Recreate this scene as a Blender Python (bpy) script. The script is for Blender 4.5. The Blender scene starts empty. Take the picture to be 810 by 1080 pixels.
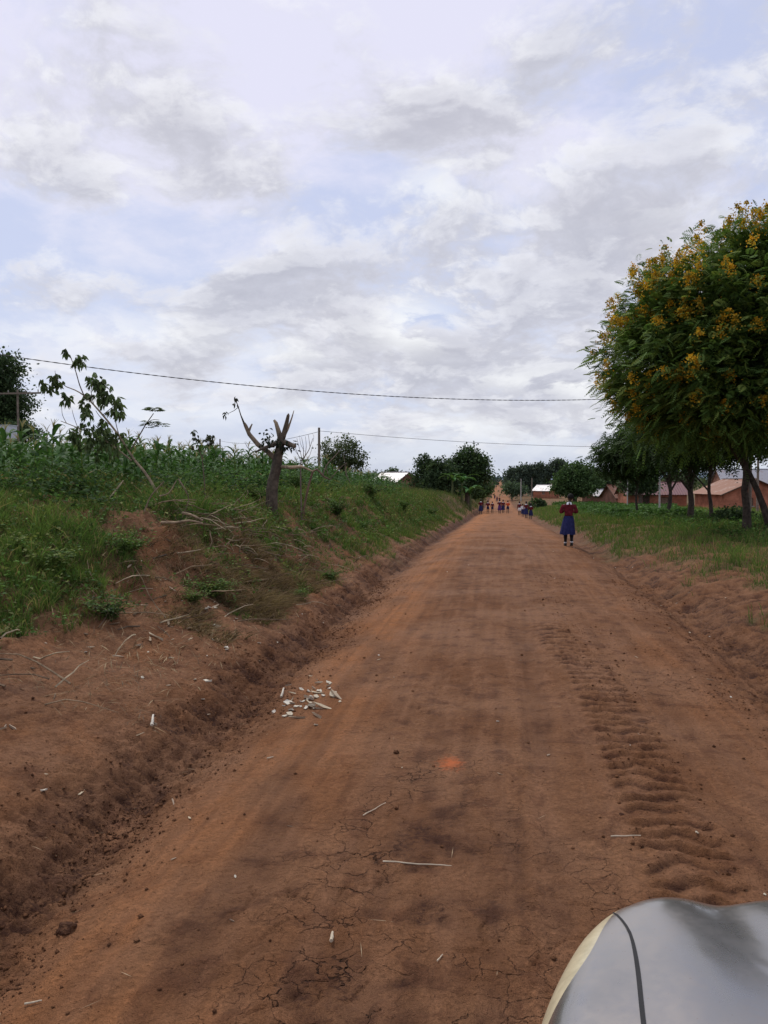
import bpy, bmesh, math, random
import numpy as np
from mathutils import Vector, Matrix
random.seed(7)
rng = np.random.default_rng(7)
S = bpy.context.scene
COL = S.collection
PI = math.pi
# ------------------------------------------------------------------ camera
CH = 1.9
F = 850.0 / 1080.0
YAW = math.atan(122 / 850.0)
PITCH = math.atan(33 / 850.0)
cam_d = bpy.data.cameras.new('camera')
cam = bpy.data.objects.new('camera', cam_d)
COL.objects.link(cam)
cam_d.sensor_fit = 'VERTICAL'
cam_d.sensor_height = 24
cam_d.lens = F * 24
cam_d.clip_start = 0.05
cam_d.clip_end = 20000
cam.location = (0, 0, CH)
cam.rotation_euler = (PI / 2 - PITCH, 0, YAW)
S.camera = cam
_R = cam.rotation_euler.to_matrix()


def ray(px, py):
    return _R @ Vector(((px - 405) / 850.0, (540 - py) / 850.0, -1))


def at(px, py, Y):
    """point seen at photo pixel (px,py) at world distance Y along the road"""
    d = ray(px, py)
    t = Y / d.y
    return Vector((d.x * t, Y, CH + d.z * t))


# ------------------------------------------------------------------ noise
def _hash(ix, iy, seed):
    with np.errstate(over='ignore'):
        h = ix.astype(np.int32).view(np.uint32) * np.uint32(374761393) + iy.astype(np.int32).view(np.uint32) * np.uint32(668265263) + np.uint32((seed * 974634777) & 0xFFFFFFFF)
        h = (h ^ (h >> np.uint32(13))) * np.uint32(1274126177)
        h = h ^ (h >> np.uint32(16))
    return h.astype(np.float32) * np.float32(1 / 4294967295.0)


def vnoise(x, y, seed=0):
    x, y = np.broadcast_arrays(np.asarray(x, float), np.asarray(y, float))
    ix = np.floor(x)
    iy = np.floor(y)
    fx = (x - ix).astype(np.float32)
    fy = (y - iy).astype(np.float32)
    x, y = fx, fy
    hx, hy = ix.astype(np.int32), iy.astype(np.int32)
    fx = fx * fx * fx * (fx * (fx * 6 - 15) + 10)
    fy = fy * fy * fy * (fy * (fy * 6 - 15) + 10)

    def g(dx, dy):
        a = _hash(hx + dx, hy + dy, seed) * np.float32(2 * PI)
        return np.cos(a) * (x - dx) + np.sin(a) * (y - dy)
    a = g(0, 0) + fx * (g(1, 0) - g(0, 0))
    b = g(0, 1) + fx * (g(1, 1) - g(0, 1))
    return (a + fy * (b - a)) * 1.4      # about -1..1


def fbm(x, y, oct=4, seed=0, gain=.5):
    s = 0
    a = 1.0
    t = 0
    for k in range(oct):
        s = s + a * vnoise(x * 2 ** k + 17.3 * k, y * 2 ** k - 9.1 * k, seed + k)
        t += a
        a *= gain
    return s / t * 1.3


def ridged(x, y, oct=4, seed=0):
    s = 0
    a = 1.0
    t = 0
    for k in range(oct):
        s = s + a * (1 - np.abs(vnoise(x * 2 ** k + 7.7 * k, y * 2 ** k, seed + k)) * 2)
        t += a
        a *= .55
    return s / t


def voro(x, y, seed=0):
    """F1, F2 distances of jittered cells, and the id of the nearest cell"""
    ix = np.floor(x)
    iy = np.floor(y)
    f1 = np.full(np.shape(x), 9.0)
    f2 = np.full(np.shape(x), 9.0)
    idn = np.zeros(np.shape(x))
    for dx in (-1, 0, 1):
        for dy in (-1, 0, 1):
            cx = ix + dx + _hash(ix + dx, iy + dy, seed)
            cy = iy + dy + _hash(ix + dx, iy + dy, seed + 5)
            d = np.hypot(cx - x, cy - y)
            near = d < f1
            f2 = np.where(near, f1, np.minimum(f2, d))
            idn = np.where(near, _hash(ix + dx, iy + dy, seed + 9), idn)
            f1 = np.where(near, d, f1)
    return f1, f2, idn


def sst(a, b, x):
    t = np.clip((x - a) / (b - a), 0, 1)
    return t * t * (3 - 2 * t)


# ------------------------------------------------------------------ terrain
ZR_Y = [-40, 0, 14, 22, 35, 50, 64, 74, 100, 130, 165, 210, 300, 420, 560, 800, 1500, 4000]
ZR_Z = [0.2, 0, .08, .08, -.22, -.66, -1.0, -1.22, -1.78, -2.28, -2.6, -2.2, -1.6, -1.7, -2.0, -1, 2, 8]
_yy = np.concatenate([np.arange(-40, 300, 1.0), np.arange(300, 4001, 10.0)])
_zz = np.interp(_yy, ZR_Y, ZR_Z)
_k = np.ones(9) / 9
_zz[:340] = np.convolve(np.pad(_zz[:340], 4, mode='edge'), _k, 'valid')


def xl(y):
    y = np.asarray(y, float)
    fade = sst(300, 60, y)
    return -2.12 + fade * (.14 * vnoise(y * .45, y * 0 + 3.3, 11) + .07 * vnoise(y * 1.7, y * 0 + 1.3, 12)) + sst(26, 60, y) * -.15


def xr(y):
    y = np.asarray(y, float)
    return 2.35 + .13 * vnoise(y * .4, y * 0 + 8.3, 13) + .05 * vnoise(y * 1.9, y * 0 + 2.3, 14)


def H0(x, y):
    """large shape of the land, without the fine soil relief"""
    x = np.asarray(x, float)
    y = np.asarray(y, float)
    zr = np.interp(y, _yy, _zz)
    u = xl(y) - x
    v = x - xr(y)
    rough = .10 * vnoise(x * 1.4, y * 1.4, 3) + .05 * vnoise(x * 3.7, y * 3.7, 4) + .14 * vnoise(x * .8, y * .55, 2) * sst(8, 12, y) * sst(60, 40, y)
    pu = np.interp(u, [-9, -.7, -.3, -.04, .12, .24, .38, .54, .72, 1.0, 1.5, 1.9, 2.4, 3.2, 4.6, 7, 20, 60, 400],
                   [0, 0, -.03, -.11, -.135, -.10, .03, .13, .20, .26, .34, .43, .65, 1.02, 1.45, 1.68, 1.85, 1.9, 1.0])
    pf = np.interp(u, [-9, -.7, -.3, -.02, .16, .30, .48, .8, 1.3, 1.7, 2.2, 2.6, 3.4, 7, 20, 60, 400],
                   [0, 0, -.05, -.13, -.14, -.02, .12, .22, .50, .88, 1.32, 1.50, 1.63, 1.75, 1.9, 1.9, 1.0])
    w = sst(6.5, 10.5, y)
    left = pu * (1 - w) + pf * w
    left = left * (1 + .22 * sst(35, 60, y)) * (1 - .6 * sst(120, 220, y))
    left = left + np.where(u > .3, rough * (.35 + .65 * sst(1.2, 2.4, u)) * sst(.3, 1.2, u) * (1 - .5 * sst(3, 6, u)), 0)
    right = np.interp(v, [-9, -.35, 0, .22, .45, .75, 1.5, 2.6, 4, 10, 30, 120],
                      [0, 0, -.05, -.15, -.10, .06, .20, .36, .44, .5, .4, 0])
    right = right * (1 - .5 * sst(100, 200, y))
    right = right + np.where(v > .4, .6 * rough * sst(.4, 1.2, v), 0)
    z = zr + np.where(u > -.75, left, np.where(v > -.4, right, 0))
    z = z - .012 * np.clip(x - .2, -2.5, 2.5) ** 2 * sst(120, 60, y)
    # worn bumps of the carriageway
    z = z + np.where((u < 0) & (v < 0), .02 * vnoise(x * .9, y * .5, 21) - .02 * np.exp(-((x - .3) / .22) ** 2) - .015 * np.exp(-((x + 1.15) / .25) ** 2), 0) * sst(90, 40, y)
    # far swells to each side
    z = z + sst(60, 400, np.abs(x)) * 3.0 * vnoise(x / 300., y / 300., 31)
    # broken earth heap beside the snapped sapling, and a hollow in front
    m = at(178, 556, 9.6)
    z = z + .04 * np.exp(-(((x - m.x) / .45) ** 2 + ((y - m.y) / .55) ** 2))
    return z


def H(x, y):
    return float(H0(np.array([x]), np.array([y]))[0])


def H1(x, y):
    """with the relief of clods, cracks and tyre prints"""
    x = np.asarray(x, float)
    y = np.asarray(y, float)
    z = H0(x, y)
    m = (y < 45) & (y > -8) & (np.abs(x) < 14)
    if m.any():
        z = z.copy()
        z[m] = H1n(x[m], y[m], z[m])
    return z


def H1n(x, y, z):
    near = sst(45, 14, y)
    u = xl(y) - x
    v = x - xr(y)
    road = sst(.05, -.25, u) * sst(.05, -.2, v)
    # crusty zones of the road
    cz = sst(.05, .5, fbm(x * .9 + 4, y * .45, 3, 41) + .45 * np.exp(-((x + .45) / .5) ** 2) * sst(9, 5, y) - .15)
    c = ridged(x * 5, y * 4, 4, 43)
    z = z + near * road * (.008 * fbm(x * 6, y * 4, 5, 45) + cz * .020 * (c - .4))
    # dried plates with lifted edges
    f1, f2, idn = voro(x * 3.2 + .35 * vnoise(x * 4, y * 4, 5), y * 2.6 + .35 * vnoise(x * 4 + 9, y * 4, 6), 51)
    crack = sst(.06, .0, f2 - f1) * np.clip(cz + np.exp(-((x + .42) / .45) ** 2) * sst(6.4, 4.2, y), 0, 1) * sst(.0, .35, fbm(x * 1.7, y * 1.7, 2, 52))
    z = z + near * road * (-.013 * crack + cz * .007 * (idn - .5))
    # tyre lug prints
    tx = .93 - .30 * sst(6.5, 10.8, y) + .04 * vnoise(y * .8, y * 0, 61)
    dt = (x - tx)
    tw = .24 + .03 * vnoise(y * 2, y * 0, 62)
    inside = sst(tw + .04, tw - .05, np.abs(dt)) * sst(3.0, 3.5, y) * sst(11.0, 10.2, y)
    ph = (y + .16 * np.abs(dt) + .09 * vnoise(x * 5, y * 3, 63)) / .175
    fr = ph - np.floor(ph)
    lug = np.where(fr < .22, fr / .22, (1 - fr) / .78)
    br = .45 + .55 * sst(-.35, .35, vnoise(x * 3.1, y * 3.1, 64) + .25 * sst(7, 4, y))
    z = z + inside * br * (.034 * lug - .013 + .012 * ridged(x * 9, y * 9, 3, 65))
    f1, f2, idn = voro(x * 15, y * 13, 69)
    z = z + inside * .009 * idn * sst(.0, .2, f2 - f1) * (fr > .12)
    z = z + .024 * np.exp(-((np.abs(dt) - tw - .05) / .05) ** 2) * sst(3.0, 3.5, y) * sst(11.0, 10.2, y) * sst(-.1, .5, vnoise(x * 4, y * 4, 66))
    # smooth narrow tyre ruts with a crumbling edge
    rx = .16 + .03 * vnoise(y * .6, y * 0, 67)
    z = z + road * near * (.016 * np.exp(-((x - rx) / .045) ** 2) * sst(.0, .5, ridged(x * 6, y * 5, 3, 68)) * sst(7.5, 6, y))
    # banks: clods, erosion
    bl = sst(-.35, .25, u) + sst(-.1, .3, v)
    bl = np.clip(bl, 0, 1)
    e = ridged(x * 2.6, y * 2.2, 5, 71)
    shelf = sst(.45, .7, u) * sst(2.6, 1.8, u) * sst(11, 8, y)
    z = z + near * bl * ((.060 * (e - .5) + .022 * fbm(x * 9, y * 9, 3, 72)) * (1 - .72 * shelf) + .010 * ridged(x * 21, y * 21, 3, 77))
    # broken chunks on the cut face and in the gutter
    f1, f2, idn = voro(x * 7 + .5 * vnoise(x * 9, y * 9, 7), y * 6 + .5 * vnoise(x * 9, y * 9, 8), 78)
    ck = np.exp(-((u - .34) / .17) ** 2) + .6 * np.exp(-((v - .45) / .4) ** 2) + .25 * sst(.8, 1.6, u) * (1 - shelf)
    z = z + near * ck * (.022 * idn * sst(.0, .12, f2 - f1) - .009)
    f1, f2, idn = voro(x * 17, y * 15, 79)
    z = z + near * np.clip(ck + .4 * bl, 0, 1) * (.015 * idn * sst(.0, .12, f2 - f1) - .005)
    steep = np.exp(-((u - .33) / .16) ** 2) + .5 * np.exp(-((v - .2) / .2) ** 2)
    z = z + near * steep * (.040 * ridged(x * 3.5 + 2, y * 4.2, 5, 73) - .018)
    toe = np.exp(-((u + .12) / .22) ** 2) + np.exp(-((v + .02) / .25) ** 2) + .5 * np.exp(-((u - .12) / .2) ** 2)
    f1, f2, idn = voro(x * 11, y * 11, 74)
    z = z + near * toe * sst(-.25, .35, vnoise(x * 1.1, y * .9, 75)) * .032 * np.clip(1 - f1 * 1.6, 0, 1) * (idn > .35)
    f1, f2, idn = voro(x * 24, y * 24, 76)
    z = z + near * np.clip(bl + toe, 0, 1) * .012 * np.clip(1 - f1 * 1.6, 0, 1) * (idn > .6)
    return z


def grassy(x, y):
    """0..1 how covered with growth"""
    u = xl(y) - x
    v = x - xr(y)
    n = fbm(x * .75, y * .6, 4, 81)
    n2 = fbm(x * 2.3, y * 2.3, 3, 84)
    uedge = 2.5 - .95 * sst(7, 10, y) - .75 * sst(11, 18, y)
    L = sst(-.35, .35, (u - uedge) * .75 + n * .9 + n2 * .25)
    # thinner, patchy growth on the face of the bank further on
    L = np.where(y > 9, np.maximum(L * (.35 + .65 * sst(-.30, .30, n2 + .5 * n)), .72 * sst(-.15, .35, n2 + .4 * n) * sst(.45, .9, u)), L)
    # lone tufts on the bare shelf
    L = np.maximum(L, .9 * sst(.42, .62, n2 + .3 * n) * sst(.7, 1.2, u) * sst(4.5, 7, y))
    m = at(178, 556, 9.6)
    L = L * (1 - .95 * np.exp(-((((x - m.x) / .5) ** 2 + ((y - m.y - .1) / .7) ** 2)) ** 1.5))
    m = at(255, 575, 10.6)
    L = L * (1 - .25 * np.exp(-((((x - m.x) / .5) ** 2 + ((y - m.y) / 1.2) ** 2)) ** 1.5))
    vedge = 1.7 - .9 * sst(13, 22, y)
    Rr = sst(-.4, .4, (v - vedge) * .6 + n * .85 + n2 * .2)
    Rr = Rr * (.22 + .78 * sst(-.25, .20, n2 + .4 * n))
    Rr = np.maximum(Rr, .8 * sst(.30, .55, n2 + .4 * n) * sst(.5, .9, v))
    return np.where(u > 0, L, np.where(v > 0, Rr, 0))


# ------------------------------------------------------------------ object helpers
def mesh_np(name, V, faces_flat, counts, cols=None, smooth=False, attrs=None):
    me = bpy.data.meshes.new(name)
    V = np.asarray(V, np.float32)
    me.vertices.add(len(V))
    me.vertices.foreach_set('co', V.ravel())
    faces_flat = np.asarray(faces_flat, np.int32).ravel()
    counts = np.asarray(counts, np.int32)
    me.loops.add(len(faces_flat))
    me.loops.foreach_set('vertex_index', faces_flat)
    me.polygons.add(len(counts))
    st = np.concatenate([[0], np.cumsum(counts)[:-1]]).astype(np.int32)
    me.polygons.foreach_set('loop_start', st)
    me.polygons.foreach_set('loop_total', counts)
    if smooth:
        me.polygons.foreach_set('use_smooth', np.ones(len(counts), bool))
    me.update(calc_edges=True)
    if cols is not None:
        a = me.color_attributes.new('col', 'FLOAT_COLOR', 'POINT')
        c = np.ones((len(V), 4), np.float32)
        c[:, :3] = cols
        a.data.foreach_set('color', c.ravel())
    for k, (nm, arr) in enumerate((attrs or {}).items()):
        a = me.color_attributes.new(nm, 'FLOAT_COLOR', 'POINT')
        c = np.ones((len(V), 4), np.float32)
        c[:, :arr.shape[1]] = arr
        a.data.foreach_set('color', c.ravel())
    return me


def link(name, me, mat=None, parent=None):
    o = bpy.data.objects.new(name, me)
    COL.objects.link(o)
    if mat is not None:
        me.materials.append(mat)
    if parent is not None:
        o.parent = parent
    return o


def tag(o, label=None, cat=None, group=None, kind=None):
    if label:
        o['label'] = label
    if cat:
        o['category'] = cat
    if group:
        o['group'] = group
    if kind:
        o['kind'] = kind
    return o


def empty(name, loc, label, cat, group=None, rz=0):
    o = bpy.data.objects.new(name, None)
    COL.objects.link(o)
    o.location = loc
    o.rotation_euler = (0, 0, rz)
    o.empty_display_size = .2
    return tag(o, label, cat, group)


class MB:
    """collects shapes into one mesh"""

    def __init__(s):
        s.v = []
        s.f = []
        s.c = []

    def add(s, vs, fs, c=(1, 1, 1)):
        b = len(s.v)
        s.v += [tuple(v) for v in vs]
        s.f += [tuple(i + b for i in f) for f in fs]
        if c is not None and len(c) and not hasattr(c[0], '__len__'):
            s.c += [tuple(c)] * len(vs)
        else:
            s.c += [tuple(k) for k in c]

    def box(s, c, size, rz=0, col=(1, 1, 1)):
        cx, cy, cz = c
        a, b, h = size[0] / 2, size[1] / 2, size[2] / 2
        co, si = math.cos(rz), math.sin(rz)
        vs = []
        for z in (-h, h):
            for x, y in ((-a, -b), (a, -b), (a, b), (-a, b)):
                vs.append((cx + x * co - y * si, cy + x * si + y * co, cz + z))
        s.add(vs, [(0, 3, 2, 1), (4, 5, 6, 7), (0, 1, 5, 4), (1, 2, 6, 5), (2, 3, 7, 6), (3, 0, 4, 7)], col)

    def tube(s, pts, rad, n=8, col=(1, 1, 1), lump=0, col2=None, cap=True):
        pts = [Vector(p) for p in pts]
        if not hasattr(rad, '__len__'):
            rad = [rad] * len(pts)
        vs = []
        fs = []
        cs = []
        ref = None
        for i, p in enumerate(pts):
            a = pts[max(i - 1, 0)]
            b = pts[min(i + 1, len(pts) - 1)]
            t = (b - a)
            t = t.normalized() if t.length > 1e-9 else Vector((0, 0, 1))
            if ref is None:
                ref = Vector((1, 0, 0)) if abs(t.x) < .8 else Vector((0, 1, 0))
            e1 = (ref - t * ref.dot(t)).normalized()
            ref = e1
            e2 = t.cross(e1)
            for k in range(n):
                an = 2 * PI * k / n
                r = rad[i] * (1 + lump * random.uniform(-1, 1))
                vs.append(p + (e1 * math.cos(an) + e2 * math.sin(an)) * r)
                w = i / max(1, len(pts) - 1)
                cs.append(tuple(col[q] * (1 - w) + (col2 or col)[q] * w for q in range(3)))
        for i in range(len(pts) - 1):
            for k in range(n):
                fs.append((i * n + k, i * n + (k + 1) % n, (i + 1) * n + (k + 1) % n, (i + 1) * n + k))
        if cap:
            fs.append(tuple(reversed(range(n))))
            fs.append(tuple(range((len(pts) - 1) * n, len(pts) * n)))
        s.add(vs, fs, cs)

    def build(s, name, mat=None, parent=None, smooth=False):
        me = bpy.data.meshes.new(name)
        me.from_pydata(s.v, [], s.f)
        a = me.color_attributes.new('col', 'FLOAT_COLOR', 'POINT')
        c = np.ones((len(s.v), 4), np.float32)
        if len(s.v):
            c[:, :3] = np.array(s.c, np.float32)
        a.data.foreach_set('color', c.ravel())
        if smooth:
            me.polygons.foreach_set('use_smooth', np.ones(len(me.polygons), bool))
        me.update()
        return link(name, me, mat, parent)


def copy_tree(o, parent=None):
    c = o.copy()
    COL.objects.link(c)
    if parent is not None:
        c.parent = parent
    for ch in list(o.children):
        copy_tree(ch, c)
    return c


def leaf_mesh(C, D, L, W, colr, droop=0.0, up=None, fold=.15):
    """numpy leaves: centre base C, direction D, length L, width W -> verts, colours (6-vert leaf: 2 quads)"""
    n = len(C)
    D = D / np.maximum(np.linalg.norm(D, axis=1, keepdims=True), 1e-9)
    if up is None:
        up = rng.normal(size=(n, 3))
    Sd = np.cross(D, up)
    Sd = Sd / np.maximum(np.linalg.norm(Sd, axis=1, keepdims=True), 1e-9)
    N = np.cross(Sd, D)
    L = np.broadcast_to(np.asarray(L, float), (n,))[:, None]
    W = np.broadcast_to(np.asarray(W, float), (n,))[:, None]
    mid = C + D * L * .5
    mid[:, 2:3] -= droop * L * .15
    tip = C + D * L
    tip[:, 2:3] -= droop * L * .6
    V = np.stack([C, mid + Sd * W * .5 + N * W * fold, tip, mid - Sd * W * .5 + N * W * fold], axis=1).reshape(-1, 3)
    cols = np.repeat(colr, 4, axis=0)
    return V, cols


def quads(n):
    return np.arange(n * 4), np.full(n, 4)


class Leaves:
    def __init__(s):
        s.V = []
        s.C = []

    def add(s, C, D, L, W, colr, **k):
        colr = np.asarray(colr, float)
        if colr.ndim == 1:
            colr = np.repeat(colr[None], len(C), 0)
        V, c = leaf_mesh(np.asarray(C, float), np.asarray(D, float), L, W, colr, **k)
        s.V.append(V)
        s.C.append(c)

    def build(s, name, mat, parent=None):
        V = np.concatenate(s.V)
        C = np.concatenate(s.C)
        f, c = quads(len(V) // 4)
        return link(name, mesh_np(name, V, f, c, C), mat, parent)


def rand_dir(n):
    v = rng.normal(size=(n, 3))
    return v / np.linalg.norm(v, axis=1, keepdims=True)


def shade(base, n, var=.25, hue=.08):
    b = np.asarray(base, float)[None] * (1 + var * rng.uniform(-1, 1, (n, 1)))
    b = b * (1 + hue * rng.uniform(-1, 1, (n, 3)))
    return np.clip(b, .002, 1)


# ------------------------------------------------------------------ materials
def mat_new(name):
    m = bpy.data.materials.new(name)
    m.use_nodes = True
    nt = m.node_tree
    nt.nodes.clear()
    out = nt.nodes.new('ShaderNodeOutputMaterial')
    return m, nt, out


class NT:
    """tiny node helper"""

    def __init__(s, nt):
        s.nt = nt

    def n(s, t, **k):
        nd = s.nt.nodes.new(t)
        for a, b in k.items():
            setattr(nd, a, b)
        return nd

    def put(s, sock, v):
        if isinstance(v, bpy.types.NodeSocket):
            s.nt.links.new(v, sock)
        elif v is not None:
            if hasattr(v, '__len__') and len(v) == 3 and sock.type == 'RGBA':
                v = tuple(v) + (1,)
            sock.default_value = v

    def math(s, op, a, b=None, c=None, clamp=False):
        nd = s.n('ShaderNodeMath', operation=op, use_clamp=clamp)
        s.put(nd.inputs[0], a)
        if b is not None:
            s.put(nd.inputs[1], b)
        if c is not None:
            s.put(nd.inputs[2], c)
        return nd.outputs[0]

    def vmath(s, op, a, b=None, scale=None):
        nd = s.n('ShaderNodeVectorMath', operation=op)
        s.put(nd.inputs[0], a)
        if b is not None:
            s.put(nd.inputs[1], b)
        if scale is not None:
            s.put(nd.inputs['Scale'], scale)
        return nd.outputs['Value'] if op in ('DOT_PRODUCT', 'LENGTH', 'DISTANCE') else nd.outputs[0]

    def ramp(s, x, a, b, lo=0., hi=1., smooth=True):
        nd = s.n('ShaderNodeMapRange', interpolation_type='SMOOTHSTEP' if smooth else 'LINEAR')
        nd.clamp = True
        s.put(nd.inputs['Value'], x)
        for k, v in zip(('From Min', 'From Max', 'To Min', 'To Max'), (a, b, lo, hi)):
            s.put(nd.inputs[k], v)
        return nd.outputs[0]

    def mix(s, f, a, b, blend='MIX'):
        nd = s.n('ShaderNodeMix', data_type='RGBA', blend_type=blend)
        s.put(nd.inputs[0], f)
        s.put(nd.inputs[6], a)
        s.put(nd.inputs[7], b)
        return nd.outputs[2]

    def noise(s, vec, scale, detail=4, rough=.5, dist=0., dim='3D'):
        nd = s.n('ShaderNodeTexNoise', noise_dimensions=dim)
        s.put(nd.inputs['Vector'], vec)
        s.put(nd.inputs['Scale'], scale)
        s.put(nd.inputs['Detail'], detail)
        s.put(nd.inputs['Roughness'], rough)
        s.put(nd.inputs['Distortion'], dist)
        return nd.outputs['Fac']

    def bump(s, h, strength=.5, dist=.02, normal=None):
        nd = s.n('ShaderNodeBump')
        nd.inputs['Strength'].default_value = strength
        nd.inputs['Distance'].default_value = dist
        s.put(nd.inputs['Height'], h)
        if normal is not None:
            s.put(nd.inputs['Normal'], normal)
        return nd.outputs[0]

    def bsdf(s, color, rough=.8, metal=0., spec=.3, normal=None, coat=0., coat_rough=.05):
        nd = s.n('ShaderNodeBsdfPrincipled')
        s.put(nd.inputs['Base Color'], color)
        s.put(nd.inputs['Roughness'], rough)
        s.put(nd.inputs['Metallic'], metal)
        s.put(nd.inputs['Specular IOR Level'], spec)
        s.put(nd.inputs['Coat Weight'], coat)
        s.put(nd.inputs['Coat Roughness'], coat_rough)
        if normal is not None:
            s.put(nd.inputs['Normal'], normal)
        return nd

    def attr(s, name):
        nd = s.n('ShaderNodeAttribute', attribute_name=name)
        return nd

    def pos(s):
        return s.n('ShaderNodeNewGeometry').outputs['Position']

    def obj(s):
        return s.n('ShaderNodeTexCoord').outputs['Object']


def simple_mat(name, color, rough=.8, scale=8., var=.35, bump=.3, bdist=.01, metal=0, spec=.3, use_col=False, coords='obj'):
    m, nt, out = mat_new(name)
    t = NT(nt)
    v = t.obj() if coords == 'obj' else t.pos()
    n1 = t.noise(v, scale, 5, .6)
    n2 = t.noise(v, scale * 6, 3, .6)
    f = t.ramp(n1, .3, .7, 1 - var, 1 + var)
    base = color
    if use_col:
        base = t.attr('col').outputs['Color']
    sc = t.n('ShaderNodeVectorMath', operation='SCALE')
    t.put(sc.inputs[0], base if use_col else tuple(color))
    t.put(sc.inputs['Scale'], f)
    nrm = t.bump(t.math('ADD', n1, t.math('MULTIPLY', n2, .4)), bump, bdist)
    b = t.bsdf(sc.outputs[0], rough, metal, spec, nrm)
    nt.links.new(b.outputs[0], out.inputs[0])
    return m


def leaf_mat(name, trans=.3, rough=.65, spec=.10):
    m, nt, out = mat_new(name)
    t = NT(nt)
    c = t.attr('col').outputs['Color']
    b = t.bsdf(c, rough, 0, spec)
    tr = t.n('ShaderNodeBsdfTranslucent')
    cc = t.mix(.5, c, t.mix(1., c, (1.0, 1.15, .5), 'MULTIPLY'))
    t.put(tr.inputs['Color'], cc)
    mx = t.n('ShaderNodeMixShader')
    mx.inputs[0].default_value = trans
    nt.links.new(b.outputs[0], mx.inputs[1])
    nt.links.new(tr.outputs[0], mx.inputs[2])
    nt.links.new(mx.outputs[0], out.inputs[0])
    return m


M_LEAF = leaf_mat('leaf')
M_GRASS = leaf_mat('grass_blades', .35, .7, .06)
M_PETAL = leaf_mat('petals', .4, .6, .1)
M_DRY = leaf_mat('dry_stalks', .15, .8, .1)
M_BARK = simple_mat('bark', (.09, .065, .045), .9, 9, .45, .8, .02, use_col=True)
M_WOOD = simple_mat('pale_wood', (.5, .4, .26), .8, 14, .25, .4, .005, use_col=True)


def soil_material():
    m, nt, out = mat_new('red_soil')
    t = NT(nt)
    p = t.pos()
    a = t.n('ShaderNodeSeparateColor')
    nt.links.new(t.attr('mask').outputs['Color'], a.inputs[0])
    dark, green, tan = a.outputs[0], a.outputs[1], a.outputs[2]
    b = t.n('ShaderNodeSeparateColor')
    nt.links.new(t.attr('mask2').outputs['Color'], b.inputs[0])
    road, crusty, fary = b.outputs[0], b.outputs[1], b.outputs[2]
    n_big = t.noise(p, .7, 5, .55)
    n_mid = t.noise(p, 4.5, 6, .62, .4)
    n_fin = t.noise(p, 38, 5, .65)
    n_gr = t.noise(p, 210, 3, .6)
    # streaks along the road
    st = t.n('ShaderNodeMapping')
    nt.links.new(p, st.inputs['Vector'])
    st.inputs['Scale'].default_value = (5.5, .7, 1)
    n_str = t.noise(st.outputs[0], 1.0, 4, .6)
    c = t.mix(t.ramp(n_big, .35, .65), (.172, .076, .034), (.232, .112, .054))
    c = t.mix(t.math('MULTIPLY', t.ramp(n_str, .42, .62), .6), c, (.245, .120, .062))
    c = t.mix(t.math('MULTIPLY', t.ramp(n_mid, .5, .66), .55), c, (.100, .040, .020))
    c = t.mix(t.math('MULTIPLY', tan, t.ramp(n_mid, .3, .6, .45, 1.)), c, (.33, .135, .050))
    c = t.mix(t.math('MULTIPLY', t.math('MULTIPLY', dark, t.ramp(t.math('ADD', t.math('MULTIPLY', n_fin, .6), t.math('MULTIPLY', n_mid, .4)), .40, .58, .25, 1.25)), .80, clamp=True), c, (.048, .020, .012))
    gmix = t.mix(t.ramp(n_fin, .4, .6), (.075, .070, .028), (.120, .080, .036))
    c = t.mix(t.math('MULTIPLY', green, .8), c, gmix)
    fn = t.math('ADD', t.math('MULTIPLY', n_fin, .55), t.math('MULTIPLY', n_gr, .45))
    val = t.ramp(fn, .33, .68, .55, 1.42, False)
    sc = t.n('ShaderNodeVectorMath', operation='SCALE')
    t.put(sc.inputs[0], c)
    t.put(sc.inputs['Scale'], val)
    c = sc.outputs[0]
    # fine drying cracks
    w = t.n('ShaderNodeVectorMath', operation='ADD')
    nz = t.n('ShaderNodeTexNoise')
    nt.links.new(p, nz.inputs['Vector'])
    nz.inputs['Scale'].default_value = 5.0
    nz.inputs['Detail'].default_value = 4
    k = t.vmath('SCALE', nz.outputs['Color'], scale=.30)
    nt.links.new(p, w.inputs[0])
    nt.links.new(k, w.inputs[1])
    vo = t.n('ShaderNodeTexVoronoi', feature='DISTANCE_TO_EDGE')
    nt.links.new(w.outputs[0], vo.inputs['Vector'])
    vo.inputs['Scale'].default_value = 6.2
    cw = t.math('MULTIPLY', t.ramp(t.noise(p, 2.6, 3, .6), .36, .50), crusty)
    crack = t.math('MULTIPLY', t.ramp(vo.outputs['Distance'], t.math('MULTIPLY', t.ramp(n_mid, .35, .65, .2, 1.), .05), .0), cw)
    c = t.mix(t.math('MULTIPLY', crack, .85), c, (.040, .018, .010))
    # one bright patch of crushed laterite
    q = at(475, 808, 5.3)
    dd = t.vmath('DISTANCE', t.vmath('MULTIPLY', p, (1, .62, 0)), (q.x, q.y * .62, 0))
    c = t.mix(t.math('MULTIPLY', t.ramp(t.math('ADD', dd, t.math('MULTIPLY', t.noise(p, 26, 6, .7), .26)), .25, .12), .7), c, (.58, .14, .04))
    h = t.math('ADD', t.math('MULTIPLY', n_fin, .9), t.math('MULTIPLY', n_gr, .30))
    h = t.math('SUBTRACT', h, t.math('MULTIPLY', crack, 1.2))
    nr = t.bump(h, 1.0, .030)
    nr = t.bump(n_mid, .7, .07, nr)
    rg = t.ramp(n_big, .3, .7, .92, .72)
    bs = t.bsdf(c, rg, 0, .10, nr)
    nt.links.new(bs.outputs[0], out.inputs[0])
    return m


M_SOIL = soil_material()


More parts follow.
